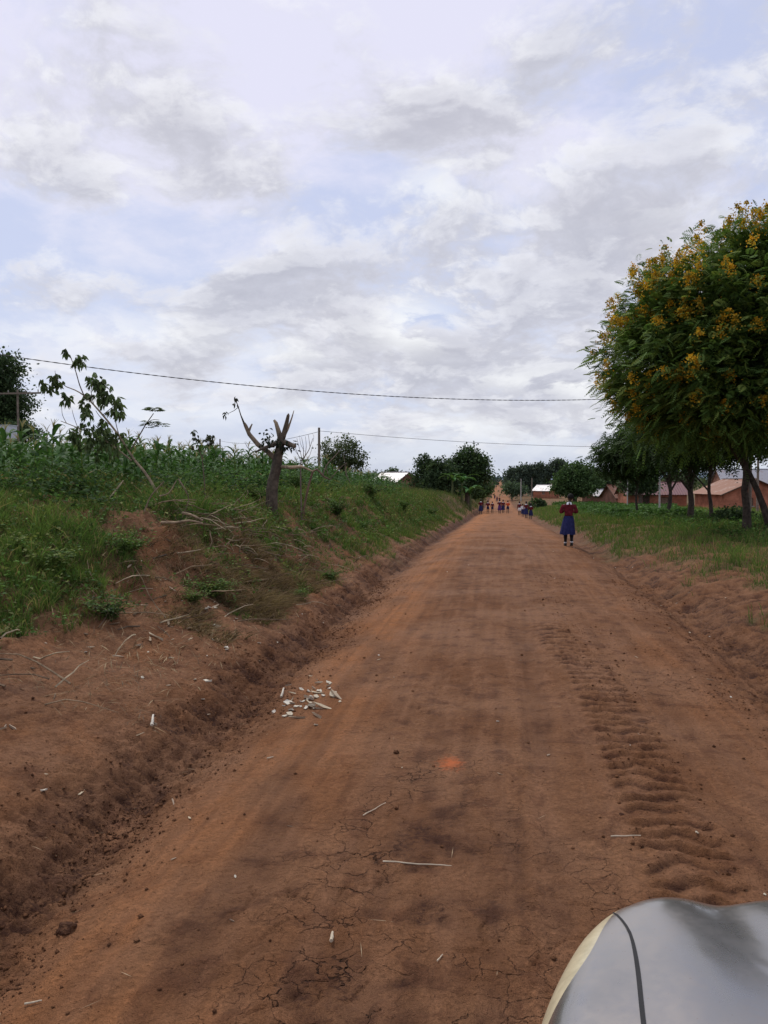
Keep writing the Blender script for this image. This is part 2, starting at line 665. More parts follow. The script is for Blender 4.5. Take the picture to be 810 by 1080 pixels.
# ------------------------------------------------------------------ the land
def build_land():
    a = np.arange(-2.7, 2.9, .0135)
    l1 = np.arange(-7.2, -2.7, .021)
    r1 = np.arange(2.9, 6.0, .026)
    gl, gr = [], []
    x, d = -7.2, .03
    while x > -3500:
        x -= d
        d = min(d * 1.045, 250)
        gl.append(x)
    x, d = r1[-1], .03
    while x < 3500:
        x += d
        d = min(d * 1.045, 250)
        gr.append(x)
    X = np.concatenate([np.array(gl[::-1]), l1, a, r1, np.array(gr)])
    ys = list(np.arange(-30, -2, 1.0)) + list(np.arange(-2, 1.6, .1))
    y = 1.6
    while y < 5000:
        ys.append(y)
        y += max(.0095, y * (.0048 if y < 16 else .008 if y < 60 else .02))
    Y = np.array(ys)
    gx, gy = np.meshgrid(X, Y)
    gz = H1(gx, gy)
    nr_, nc = gx.shape
    V = np.stack([gx, gy, gz], -1).reshape(-1, 3)
    u = xl(gy) - gx
    v = gx - xr(gy)
    g = grassy(gx, gy)
    n = fbm(gx * 1.1, gy * .8, 4, 91)
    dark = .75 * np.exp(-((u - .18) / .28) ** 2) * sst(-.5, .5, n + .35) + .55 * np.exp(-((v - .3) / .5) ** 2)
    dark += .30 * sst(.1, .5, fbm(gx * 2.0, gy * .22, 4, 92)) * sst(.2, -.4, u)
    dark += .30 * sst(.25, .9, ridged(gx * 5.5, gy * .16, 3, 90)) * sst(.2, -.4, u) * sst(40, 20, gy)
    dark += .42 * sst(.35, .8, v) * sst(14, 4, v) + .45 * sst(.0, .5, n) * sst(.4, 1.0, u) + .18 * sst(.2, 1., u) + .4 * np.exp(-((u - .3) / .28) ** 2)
    # relief: occlusion shade of the hollows painted into the soil colour, crests paler
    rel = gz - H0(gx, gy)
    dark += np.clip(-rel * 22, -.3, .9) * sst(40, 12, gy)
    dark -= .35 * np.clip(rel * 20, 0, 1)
    # tyre print: slightly darker soil, with shade between the ribs painted in
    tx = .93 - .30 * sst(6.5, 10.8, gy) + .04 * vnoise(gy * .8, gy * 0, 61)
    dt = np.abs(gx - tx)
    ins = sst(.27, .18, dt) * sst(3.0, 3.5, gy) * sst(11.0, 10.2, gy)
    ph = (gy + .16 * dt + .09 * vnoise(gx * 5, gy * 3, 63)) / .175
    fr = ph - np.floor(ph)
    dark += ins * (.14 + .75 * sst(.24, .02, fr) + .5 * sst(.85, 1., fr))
    # crusted damp zone left of the vehicle
    dark += .75 * np.exp(-((gx + .35) / .38) ** 2) * sst(5.6, 4.2, gy) * sst(-.1, .35, fbm(gx * 2.2, gy * 1.8, 4, 96))
    dark += .5 * np.exp(-((gx - .22) / .22) ** 2) * sst(7.5, 5, gy) * sst(-.2, .3, fbm(gx * 3.2, gy * .9, 4, 97))
    tan = .85 * np.exp(-((gx + 1.45) / .42) ** 2) * sst(-.35, .35, fbm(gx * 1.3 + 3, gy * .5, 3, 93) + .15) * (u < .0)
    tan += .35 * np.exp(-((gx - 1.9) / .5) ** 2) * sst(-.2, .4, fbm(gx * 1.3, gy * .4, 3, 94)) * (v < 0)
    tan += .35 * sst(16, 40, gy) * (u < .1) * (v < .1)
    tan += .3 * sst(.1, .5, fbm(gx * 2.3, gy * 1.9, 3, 95)) * (u > .35)
    tan *= 1 - .6 * np.clip(dark, 0, 1)
    farg = sst(14, 40, np.abs(gx))
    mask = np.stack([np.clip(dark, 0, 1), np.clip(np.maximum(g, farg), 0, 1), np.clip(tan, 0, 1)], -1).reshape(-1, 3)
    road = ((u < 0) & (v < 0)).astype(float)
    crusty = np.clip(np.exp(-((gx + .42) / .50) ** 2) * sst(6.4, 4.2, gy) * sst(-.25, .25, fbm(gx * 1.9, gy * 1.5, 3, 98)) + .35 * sst(.25, .5, fbm(gx * .9, gy * .6, 3, 99)), 0, 1) * road * sst(20, 10, gy)
    m2 = np.stack([road, crusty, sst(100, 900, gy)], -1).reshape(-1, 3)
    idx = np.arange(nr_ * nc).reshape(nr_, nc)
    q = np.stack([idx[:-1, :-1], idx[:-1, 1:], idx[1:, 1:], idx[1:, :-1]], -1)
    fc = (gx[:-1, :-1] + gx[1:, 1:]) / 2
    on = (fc > xl(gy[:-1, :-1])) & (fc < xr(gy[:-1, :-1]))
    for nm, sel in (('road', on), ('ground', ~on)):
        Q = q[sel]
        used, inv = np.unique(Q.ravel(), return_inverse=True)
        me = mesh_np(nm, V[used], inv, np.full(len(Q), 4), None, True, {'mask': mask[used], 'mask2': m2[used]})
        o = link(nm, me, M_SOIL)
        tag(o, kind='structure')
        if nm == 'road':
            tag(o, 'rutted red earth road running straight away to the horizon', 'road')
        else:
            tag(o, 'red soil banks and fields on both sides of the road', 'ground')


build_land()
# ------------------------------------------------------------------ sky and light
SUN_EL, SUN_AZ = math.radians(53), math.radians(-36)   # azimuth measured from +Y towards +X


def build_world():
    w = bpy.data.worlds.new('World')
    S.world = w
    w.use_nodes = True
    nt = w.node_tree
    nt.nodes.clear()
    t = NT(nt)
    out = t.n('ShaderNodeOutputWorld')
    bg = t.n('ShaderNodeBackground')
    sky = t.n('ShaderNodeTexSky', sky_type='NISHITA')
    sky.sun_disc = False
    sky.sun_elevation = SUN_EL
    sky.sun_rotation = SUN_AZ
    sky.air_density = 1.0
    sky.dust_density = 1.5
    D = t.n('ShaderNodeTexCoord').outputs['Generated']
    sp = t.n('ShaderNodeSeparateXYZ')
    nt.links.new(D, sp.inputs[0])
    x, y, z = sp.outputs
    zz = t.math('MAXIMUM', z, 0.0)
    k = t.math('DIVIDE', 1.0, t.math('ADD', zz, .34))
    cb = t.n('ShaderNodeCombineXYZ')
    t.put(cb.inputs[0], t.math('MULTIPLY', x, k))
    t.put(cb.inputs[1], t.math('MULTIPLY', y, k))
    P = cb.outputs[0]

    def dens(vec, sc, det, off, rough=.56, dist=.0):
        return t.noise(t.vmath('ADD', vec, off), sc, det, rough, dist)

    # placed cloud masses, as directions in the sky
    def blob(px, py, rx, ry):
        d = ray(px, py).normalized()
        rt = ray(px + 50, py).normalized() - d
        rt = rt.normalized()
        upv = d.cross(rt).normalized()
        a = t.math('DIVIDE', t.vmath('DOT_PRODUCT', D, tuple(rt)), rx / 900.)
        b_ = t.math('DIVIDE', t.vmath('DOT_PRODUCT', D, tuple(upv)), ry / 900.)
        dd = t.math('ADD', t.math('MULTIPLY', a, a), t.math('MULTIPLY', b_, b_))
        fr = t.math('GREATER_THAN', t.vmath('DOT_PRODUCT', D, tuple(d)), 0)
        return t.math('MULTIPLY', t.math('POWER', 2.7183, t.math('MULTIPLY', dd, -1)), fr)

    def total(vals):
        s_ = None
        for v, wgt in vals:
            q = t.math('MULTIPLY', v, wgt)
            s_ = q if s_ is None else t.math('ADD', s_, q)
        return s_

    warp = t.n('ShaderNodeTexNoise')
    nt.links.new(P, warp.inputs['Vector'])
    warp.inputs['Scale'].default_value = 2.2
    warp.inputs['Detail'].default_value = 5
    Pw = t.vmath('ADD', P, t.vmath('SCALE', t.vmath('SUBTRACT', warp.outputs['Color'], (.5, .5, .5)), scale=.20))
    # high veil
    veil = t.ramp(dens(Pw, 2.1, 7, (3.1, 7.7, 0), .6), .40, .62)
    # cumulus layer
    placed = total([(blob(90, 120, 140, 95), .16), (blob(620, 262, 180, 70), .25), (blob(265, 318, 160, 42), .24),
                    (blob(430, 150, 85, 60), .15), (blob(440, 385, 300, 34), .17), (blob(560, 440, 300, 30), .16), (blob(700, 60, 160, 60), .10), (blob(640, 390, 120, 30), .08), (blob(250, 200, 120, 50), .09), (blob(560, 130, 60, 60), .08),
                    (blob(690, 90, 90, 30), .06), (blob(150, 265, 130, 34), -.12), (blob(90, 345, 120, 24), -.10),
                    (blob(410, 342, 34, 22), -.13), (blob(437, 196, 34, 20), -.10), (blob(350, 30, 180, 40), -.08),
                    (blob(300, 160, 60, 60), -.05), (blob(700, 170, 110, 35), -.07)])

    def cum(off):
        return t.math('ADD', dens(Pw, 4.3, 9, (off[0], off[1], 0), .62), placed)
    d1 = cum((11.2, 4.3))
    d2 = cum((11.2, 4.3 + .0))
    # same field looked up a little higher in the sky, for lit tops and shaded bases
    Pu = t.vmath('SCALE', Pw, scale=.965)
    d2 = t.math('ADD', dens(Pu, 4.3, 9, (11.2, 4.3, 0), .62), placed)
    body = t.ramp(d1, .48, .66)
    lit = t.math('SUBTRACT', d1, d2)
    edge = t.ramp(lit, -.05, .09)
    thick = t.ramp(d1, .52, .80)
    skyc = t.vmath('SCALE', sky.outputs[0], scale=.10)
    gap = t.mix(.75, skyc, (.53, .61, .88))
    hi = t.mix(t.ramp(z, .02, .45), (.78, .82, .92), (.785, .785, .95))
    c = t.mix(t.math('MULTIPLY', t.math('ADD', veil, .34), .84), gap, hi)
    fine = dens(Pw, 6.5, 6, (1.7, 2.2, 0), .6)
    cloudlit = t.mix(t.ramp(fine, .35, .65), (.82, .825, .89), (.95, .955, .99))
    cloudsh = t.mix(thick, (.66, .665, .74), (.50, .505, .575))
    cc = t.mix(edge, cloudsh, cloudlit)
    cc = t.mix(t.math('MULTIPLY', thick, .55), cc, cloudsh)
    c = t.mix(t.math('MULTIPLY', body, .86), c, cc)
    # bright breaks
    br = total([(blob(410, 345, 40, 26), 1.), (blob(437, 198, 38, 24), .7), (blob(560, 455, 90, 18), .4), (blob(70, 352, 130, 20), .5),
                (blob(300, 430, 60, 16), .4), (blob(600, 405, 46, 18), .9), (blob(110, 440, 90, 16), .5), (blob(450, 452, 60, 14), .6), (blob(520, 400, 60, 12), .6), (blob(290, 372, 50, 12), .5), (blob(700, 190, 90, 40), .35)])
    c = t.mix(t.math('MULTIPLY', t.math('MULTIPLY', br, t.ramp(fine, .42, .54)), .95), c, (.97, .985, 1.0))
    # haze low on the horizon
    c = t.mix(t.ramp(z, .085, .0, 0, .55), c, (.60, .645, .73))
    # below the horizon
    c = t.mix(t.ramp(z, .0, -.02), c, (.14, .11, .08))
    nt.links.new(c, bg.inputs['Color'])
    bg.inputs['Strength'].default_value = 1.0
    nt.links.new(bg.outputs[0], out.inputs[0])
    w.cycles.sampling_method = 'MANUAL'
    w.cycles.sample_map_resolution = 512
    sd = bpy.data.lights.new('sun', 'SUN')
    sd.energy = 2.35
    sd.angle = math.radians(10)
    sd.color = (1, .95, .87)
    so = bpy.data.objects.new('sun', sd)
    COL.objects.link(so)
    dv = Vector((math.sin(SUN_AZ) * math.cos(SUN_EL), math.cos(SUN_AZ) * math.cos(SUN_EL), math.sin(SUN_EL)))
    so.rotation_euler = dv.to_track_quat('Z', 'Y').to_euler()


build_world()
S.view_settings.view_transform = 'Standard'
S.view_settings.look = 'None'
S.view_settings.exposure = 0
S.cycles.max_bounces = 6
S.cycles.diffuse_bounces = 3
S.cycles.transparent_max_bounces = 8
S.cycles.use_denoising = True

# ------------------------------------------------------------------ grass and weeds
def grass_patch(name, n, yr, xr_, side, hgt, wid, label, cat='grass', pal=None, dens=None, lean=.35, seed=1, minlod=0.):
    """n candidate blades in log-distance; blades grow a bit wider with distance"""
    r = np.random.default_rng(seed)
    y = np.exp(r.uniform(math.log(yr[0]), math.log(yr[1]), n))
    x = r.uniform(xr_[0], xr_[1], n)
    if side == 'L':
        x = xl(y) - np.abs(r.uniform(0, 1, n) ** 1.0 * (xr_[1] - xr_[0]) + xr_[0])
    else:
        x = xr(y) + r.uniform(0, 1, n) ** 1.0 * (xr_[1] - xr_[0]) + xr_[0]
    g = grassy(x, y)
    if name == 'dry_grass':
        g = .35 + .4 * g
    if dens is not None:
        g = np.clip(g * dens(x, y), 0, 1)
    keep = r.uniform(0, 1, n) < g ** 1.2
    x, y, g = x[keep], y[keep], g[keep]
    n = len(x)
    # gather into tufts
    cell = .16
    tx = (np.floor(x / cell) + _hash(np.floor(x / cell), np.floor(y / cell), 5)) * cell
    ty = (np.floor(y / cell) + _hash(np.floor(x / cell), np.floor(y / cell), 6)) * cell
    tuft = _hash(np.floor(x / cell), np.floor(y / cell), 7)
    k = (.55 * tuft * (y < 25))[:]
    x2 = x * (1 - k) + tx * k
    y2 = y * (1 - k) + ty * k
    z = H0(x2, y2) - .02
    patch = fbm(x2 * .9, y2 * .7, 3, 101)
    patch2 = fbm(x2 * .35, y2 * .3, 3, 104)
    h = hgt * (.35 + .9 * r.uniform(0, 1, n)) * (.5 + .5 * g) * (1 + .5 * patch) * (.6 + .7 * tuft)
    wd = wid * (.7 + .6 * r.uniform(0, 1, n)) * (1 + y * .05)
    an = r.uniform(0, 2 * PI, n)
    ln = lean * (.3 + 1.2 * r.uniform(0, 1, n))
    away = np.stack([x2 - tx, y2 - ty], -1) * 2.2
    D = np.stack([np.cos(an) * ln + away[:, 0] * k, np.sin(an) * ln + away[:, 1] * k, np.ones(n)], -1)
    D /= np.linalg.norm(D, axis=1, keepdims=True)
    view = np.stack([y2 * 0 + .2, -np.ones(n), 0 * y2], -1) + r.normal(size=(n, 3)) * .7
    Sd = np.cross(D, view)
    Sd /= np.linalg.norm(Sd, axis=1, keepdims=True)
    B = np.stack([x2, y2, z], -1)
    hh = h[:, None]
    ww = wd[:, None]
    out = D * np.array([1, 1, 0])
    mid = B + D * hh * .55
    tip = B + D * hh * .95 + out * hh * .45 - np.array([0, 0, 1.0]) * hh * .12
    V = np.stack([B - Sd * ww * .5, B + Sd * ww * .5, mid + Sd * ww * .42, mid - Sd * ww * .42, tip], 1).reshape(-1, 3)
    base = np.arange(n)[:, None] * 5
    F4 = base + np.array([0, 1, 2, 3])
    F3 = base + np.array([3, 2, 4])
    flat = np.concatenate([F4, F3], 1).ravel()
    counts = np.tile([4, 3], n)
    pal = pal or [(.075, .145, .032), (.135, .200, .045), (.27, .20, .09)]
    P0, P1, P2 = [np.array(c)[None] for c in pal]
    a = sst(-.5, .6, patch + .5 * patch2 + r.normal(size=n) * .3)[:, None]
    dry = (r.uniform(0, 1, n) < (.08 + .25 * (1 - g) + .18 * sst(.1, .6, -patch2)))[:, None]
    c = P0 * (1 - a) + P1 * a
    c = np.where(dry, P2 * r.uniform(.6, 1.3, (n, 1)), c)
    c = c * r.uniform(.65, 1.3, (n, 1))
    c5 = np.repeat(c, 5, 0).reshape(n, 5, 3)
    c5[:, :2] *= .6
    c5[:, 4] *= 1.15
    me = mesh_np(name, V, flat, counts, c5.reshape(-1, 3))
    o = link(name, me, M_GRASS)
    tag(o, label, cat, kind='stuff')
    return o


def herb_patch(name, n, yr, ur, side, rad, leaf, label, pal, dens=None, seed=2, per=9, cat='weeds', hh=.14):
    r = np.random.default_rng(seed)
    y = np.exp(r.uniform(math.log(yr[0]), math.log(yr[1]), n))
    u = r.uniform(ur[0], ur[1], n)
    x = xl(y) - u if side == 'L' else xr(y) + u
    g = grassy(x, y)
    if dens is not None:
        g = g * dens(x, y)
    keep = r.uniform(0, 1, n) < g
    x, y = x[keep], y[keep]
    n = len(x)
    z = H0(x, y)
    lod = 1 + y * .035
    sz = rad * (.5 + r.uniform(0, 1, n)) * (1 + .5 * fbm(x, y, 2, 111))
    C = np.repeat(np.stack([x, y, z], -1), per, 0)
    m = n * per
    off = r.normal(size=(m, 3)) * np.repeat(sz * (1 + y * .01), per)[:, None] * .5
    off[:, 2] = np.abs(r.uniform(0, 1, m)) * np.repeat(sz, per) * hh / .14 * 1.0
    C = C + off
    D = r.normal(size=(m, 3))
    D[:, 2] = np.abs(D[:, 2]) * .5 + .1
    L = leaf * (.6 + .8 * r.uniform(0, 1, m)) * np.repeat(lod, per)
    up = np.stack([r.normal(size=m) * .4, r.normal(size=m) * .4, np.ones(m)], -1)
    ci = r.integers(0, len(pal), n)
    c = np.array(pal)[ci] * r.uniform(.7, 1.3, (n, 1))
    c = np.repeat(c, per, 0) * r.uniform(.7, 1.3, (m, 1))
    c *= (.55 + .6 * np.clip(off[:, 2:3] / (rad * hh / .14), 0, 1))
    lv = Leaves()
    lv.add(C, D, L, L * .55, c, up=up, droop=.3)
    o = lv.build(name, M_GRASS)
    tag(o, label, cat, kind='stuff')
    return o


grass_patch('grass', 430000, (4.2, 60), (.4, 6.5), 'L', .21, .0042, 'short green grass growing over the left roadside bank', seed=1)
grass_patch('grass', 60000, (25, 230), (.3, 9), 'L', .45, .004, 'taller rough grass on the far stretch of the left bank', seed=5,
            pal=[(.070, .115, .032), (.11, .145, .045), (.22, .165, .08)])
grass_patch('grass', 190000, (6, 110), (.6, 12), 'R', .34, .0045, 'green grass on the right verge under the flowering tree', seed=2)
herb_patch('weeds', 7500, (5, 45), (1.0, 6.5), 'L', .16, .042, 'low broad leaved weeds mixed into the left bank grass',
           [(.065, .135, .03), (.10, .18, .045), (.07, .12, .04), (.16, .18, .06)], seed=3)
grass_patch('grass', 60000, (28, 120), (11, 34), 'R', .40, .006, 'green grass around the brick houses on the right', seed=12)
_hp = at(285, 565, 10.5)
grass_patch('dry_grass', 90000, (8.0, 17), (.7, 2.9), 'L', .26, .0045, 'matted brown dead grass hanging over the bank face', seed=14, lean=1.5,
            pal=[(.13, .09, .05), (.24, .17, .09), (.09, .06, .035)], dens=lambda x, y: 3.0 * np.exp(-(((x - _hp.x) / 1.0) ** 2 + ((y - _hp.y) / 2.6) ** 2)) * sst(-.3, .2, fbm(x * 1.6, y * 1.3, 3, 123)))
grass_patch('tall_grass', 42000, (8.5, 34), (2.2, 5.6), 'L', .50, .005, 'knee high rank grass between the bank and the maize', seed=8, dens=lambda x, y: sst(-.25, .3, fbm(x * .5, y * .45, 3, 121)), lean=.5)
herb_patch('tall_weeds', 3200, (9.5, 40), (2.8, 5.4), 'L', .30, .06, 'knee high leafy weeds hiding the foot of the maize',
           [(.05, .10, .03), (.075, .14, .04), (.04, .075, .03)], seed=9, per=12, hh=.20, dens=lambda x, y: sst(-.3, .2, fbm(x * .6, y * .5, 3, 122)))
herb_patch('weeds', 9000, (14, 90), (3.4, 14), 'R', .2, .05, 'low leafy weeds along the grassy right verge',
           [(.06, .125, .03), (.10, .17, .042), (.06, .10, .035)], seed=4)
def ground_hit(px, py, y0=1.6, y1=600):
    """where the sight line through a photo pixel meets the land"""
    d = ray(px, py)
    ys = y0 * 1.004 ** np.arange(int(math.log(y1 / y0) / math.log(1.004)))
    xs = d.x / d.y * ys
    zs = CH + d.z / d.y * ys
    g = H0(xs, ys)
    hit = np.nonzero(zs <= g)[0]
    i = hit[0] if len(hit) else len(ys) - 1
    return Vector((float(xs[i]), float(ys[i]), float(g[i])))


# ------------------------------------------------------------------ maize
def maize_arrays(r, h):
    """one maize plant as leaf strips: verts, faces, colours"""
    V, Fq, C = [], [], []
    st = np.array([.14, .19, .055])
    lf = np.array([.058, .125, .034])
    n = 5

    def strip(pts, wid, nrm, col):
        b = len(V)
        for i, (p, w) in enumerate(zip(pts, wid)):
            V.append(p - nrm * w)
            V.append(p + nrm * w)
            cc = col * (.8 + .35 * i / len(pts))
            C.append(cc)
            C.append(cc)
        for i in range(len(pts) - 1):
            Fq.append((b + 2 * i, b + 2 * i + 1, b + 2 * i + 3, b + 2 * i + 2))
    for a in (0, PI / 2):
        s = np.array([math.cos(a), math.sin(a), 0])
        strip([np.array([0, 0, h * k / 3]) for k in range(4)], [.014, .012, .01, .006], s, st)
    az = r.uniform(0, PI)
    nl = 12
    for k in range(nl):
        az += PI + r.uniform(-.5, .5)
        z0 = h * (.12 + .83 * k / nl)
        L = h * r.uniform(.42, .68) * (1 - .35 * abs(k / nl - .45))
        d = np.array([math.cos(az), math.sin(az), 0])
        sd = np.array([-math.sin(az), math.cos(az), 0])
        el = r.uniform(.9, 1.25) if k > nl - 4 else r.uniform(.6, 1.0)
        p = np.array([0, 0, z0])
        pts = [p]
        for i in range(n):
            p = p + (d * math.cos(el) + np.array([0, 0, 1]) * math.sin(el)) * L / n
            el -= r.uniform(.32, .58)
            pts.append(p)
        w = h * .040
        strip(pts, [w * .5, w, w * 1.1, w * .9, w * .55, w * .05], sd + np.array([0, 0, .3]) * r.uniform(-1, 1), (lf if (k > 2 or r.uniform() < .4) else np.array([.26, .21, .07])) * r.uniform(.7, 1.4))
    for k in range(5):     # tassel
        a = r.uniform(0, 6.28)
        q = np.array([math.cos(a), math.sin(a), 0])
        ps = [np.array([0, 0, h]) + q * .05 * h * f * f * 2 + np.array([0, 0, h * .14 * f]) for f in (0, .5, 1)]
        strip(ps, [.004, .007, .003], np.array([-q[1], q[0], 0]), np.array([.30, .25, .12]))
    return np.array(V), np.array(Fq), np.array(C)


def build_maize():
    r = np.random.default_rng(12)
    variants = [maize_arrays(r, 1.0) for _ in range(7)]
    metas = [mesh_np('maize_plant', v, f.ravel(), np.full(len(f), 4), c) for v, f, c in variants]
    for m in metas:
        m.materials.append(M_LEAF)
    spots = []
    y = 12.0
    while y < 95:
        x0 = -6.3 + .4 * math.sin(y * .7) - .06 * max(0, y - 20)
        x = x0
        k = 0
        while x > x0 - (10 + y * .55):
            spots.append((x + r.uniform(-.15, .15), y + r.uniform(-.2, .2), k))
            x -= .44 + .006 * y
            k += 1
        y += .34 + .010 * y
    # only what can be seen over the bank or from a step aside
    spots = [s for s in spots if s[0] / s[1] > -.95]
    spots.sort(key=lambda s: math.hypot(s[0], s[1]) + s[2] * .3)
    near, far = spots[:230], spots[230:]
    hz_near = H0(np.array([q[0] for q in near]), np.array([q[1] for q in near]))
    hz_far = H0(np.array([q[0] for q in far]), np.array([q[1] for q in far]))
    for (x, y, k), hz in zip(near, hz_near):
        i = r.integers(0, 7)
        o = link('maize_plant', metas[i])
        h = r.uniform(.66, 1.08) * (1 + .08 * math.sin(x * 1.3)) * (1 + .22 * float(sst(16, 26, y)))
        o.location = (x, y, hz - .03)
        o.scale = (h, h, h)
        o.rotation_euler = (r.uniform(-.08, .08), r.uniform(-.08, .08), r.uniform(0, 6.28))
        tag(o, 'young green maize plant at the near edge of the field on the left bank', 'maize plant', 'maize plants at the near edge of the field')
    VV, FF, CC = [], [], []
    b = 0
    for (x, y, k), hz in zip(far, hz_far):
        v, f, c = variants[r.integers(0, 7)]
        a = r.uniform(0, 6.28)
        h = r.uniform(.8, 1.3)
        R = np.array([[math.cos(a), -math.sin(a), 0], [math.sin(a), math.cos(a), 0], [0, 0, 1]])
        VV.append((v * h) @ R.T + np.array([x, y, hz - .03]))
        FF.append(f + b)
        CC.append(c * r.uniform(.8, 1.2))
        b += len(v)
    F_ = np.concatenate(FF)
    o = link('maize_field', mesh_np('maize_field', np.concatenate(VV), F_.ravel(), np.full(len(F_), 4), np.concatenate(CC)), M_LEAF)
    tag(o, 'green maize crop stretching back across the left field', 'maize field', kind='stuff')


build_maize()


# ------------------------------------------------------------------ trees
def tree(name, label, base, crown, trunk_r, leaf, per, clumps, pal, group=None, cat='tree', limbs=None, rad=.5, trunk_top=None, bark=(.10, .075, .055), droop=.1, seed=0, hollow=.55, dense=1.0):
    """crown: list of (dx, dy, z, rx, ry, rz) lobes relative to the base point"""
    r = np.random.default_rng(seed + 100)
    random.seed(seed)
    root = empty(name, base, label, cat, group)
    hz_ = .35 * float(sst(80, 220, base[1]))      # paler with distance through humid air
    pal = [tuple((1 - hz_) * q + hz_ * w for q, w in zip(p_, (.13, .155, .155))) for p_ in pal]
    C = np.array(crown, float)
    top = trunk_top or (0, 0, C[:, 2].mean() - C[:, 5].mean() * .2)
    mb = MB()
    pts = []
    for k in range(6):
        f = k / 5
        pts.append((top[0] * f + random.uniform(-1, 1) * trunk_r * .5 * (0 < k < 5), top[1] * f, top[2] * f - .15 * (k == 0)))
    mb.tube(pts, [trunk_r * (1.25 - .75 * k / 5) for k in range(6)], 9, bark, .08)
    for c in C:
        s = random.uniform(.35, .85)
        p0 = Vector((top[0] * s, top[1] * s, top[2] * s))
        p3 = Vector(c[:3])
        m_ = p0.lerp(p3, .5) + Vector((0, 0, -.08 * (p3 - p0).length))
        mb.tube([p0, m_, p3], [trunk_r * .5, trunk_r * .33, trunk_r * .12], 6, bark, .08)
        for q in range(3):
            e = p3 + Vector(r.normal(size=3)) * float(c[3:].mean()) * .5
            mb.tube([m_.lerp(p3, .5), m_.lerp(e, .7), e], [trunk_r * .2, trunk_r * .12, trunk_r * .04], 5, bark)
    mb.build('trunk', M_BARK, root)
    vol = C[:, 3] * C[:, 4] + C[:, 3] * C[:, 5]
    ci = r.choice(len(C), clumps, p=vol / vol.sum())
    d = rand_dir(clumps)
    rr = (hollow + (1.04 - hollow) * r.uniform(0, 1, clumps) ** .6)[:, None]
    cc = C[ci, :3] + d * C[ci, 3:] * rr
    m = clumps * per
    cr = rad * (.6 + .8 * r.uniform(0, 1, clumps))
    o = r.normal(size=(m, 3)) * .45 * np.repeat(cr, per)[:, None]
    o[:, 2] *= .7
    P = np.repeat(cc, per, 0) + o
    D = r.normal(size=(m, 3)) + np.repeat(d, per, 0) * .8
    D[:, 2] -= droop * 2
    L = leaf * (.6 + .8 * r.uniform(0, 1, m))
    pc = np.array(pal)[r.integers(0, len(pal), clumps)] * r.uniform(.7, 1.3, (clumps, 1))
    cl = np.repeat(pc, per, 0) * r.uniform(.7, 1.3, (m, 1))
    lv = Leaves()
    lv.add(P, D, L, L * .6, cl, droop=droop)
    lv.build('crown', M_LEAF, root)
    return root


def base_at(px, Y, sink=0.0):
    """ground point under photo column px at distance Y"""
    x = at(px, 520, Y).x
    return (x, Y, H(x, Y) - sink)


G_DARK = [(.052, .084, .036), (.070, .105, .042), (.042, .070, .032)]
G_MID = [(.065, .115, .034), (.090, .145, .042), (.052, .092, .032)]
G_OLIVE = [(.080, .105, .040), (.105, .130, .055), (.065, .088, .036)]
G_BLUE = [(.045, .070, .058), (.060, .085, .070)]


def lobes_px(base, Y, items, depth=.9):
    """lobes given as (px, py, rx_px, ry_px) at distance Y, turned into metres relative to base"""
    out = []
    b = Vector(base)
    s = Y / 850.0 / math.cos(YAW)
    for (px, py, rx, ry) in items:
        p = at(px, py, Y) - b
        out.append((p.x, random.uniform(-.3, .3) * rx * s, p.z, rx * s, rx * s * depth, ry * s))
    return out


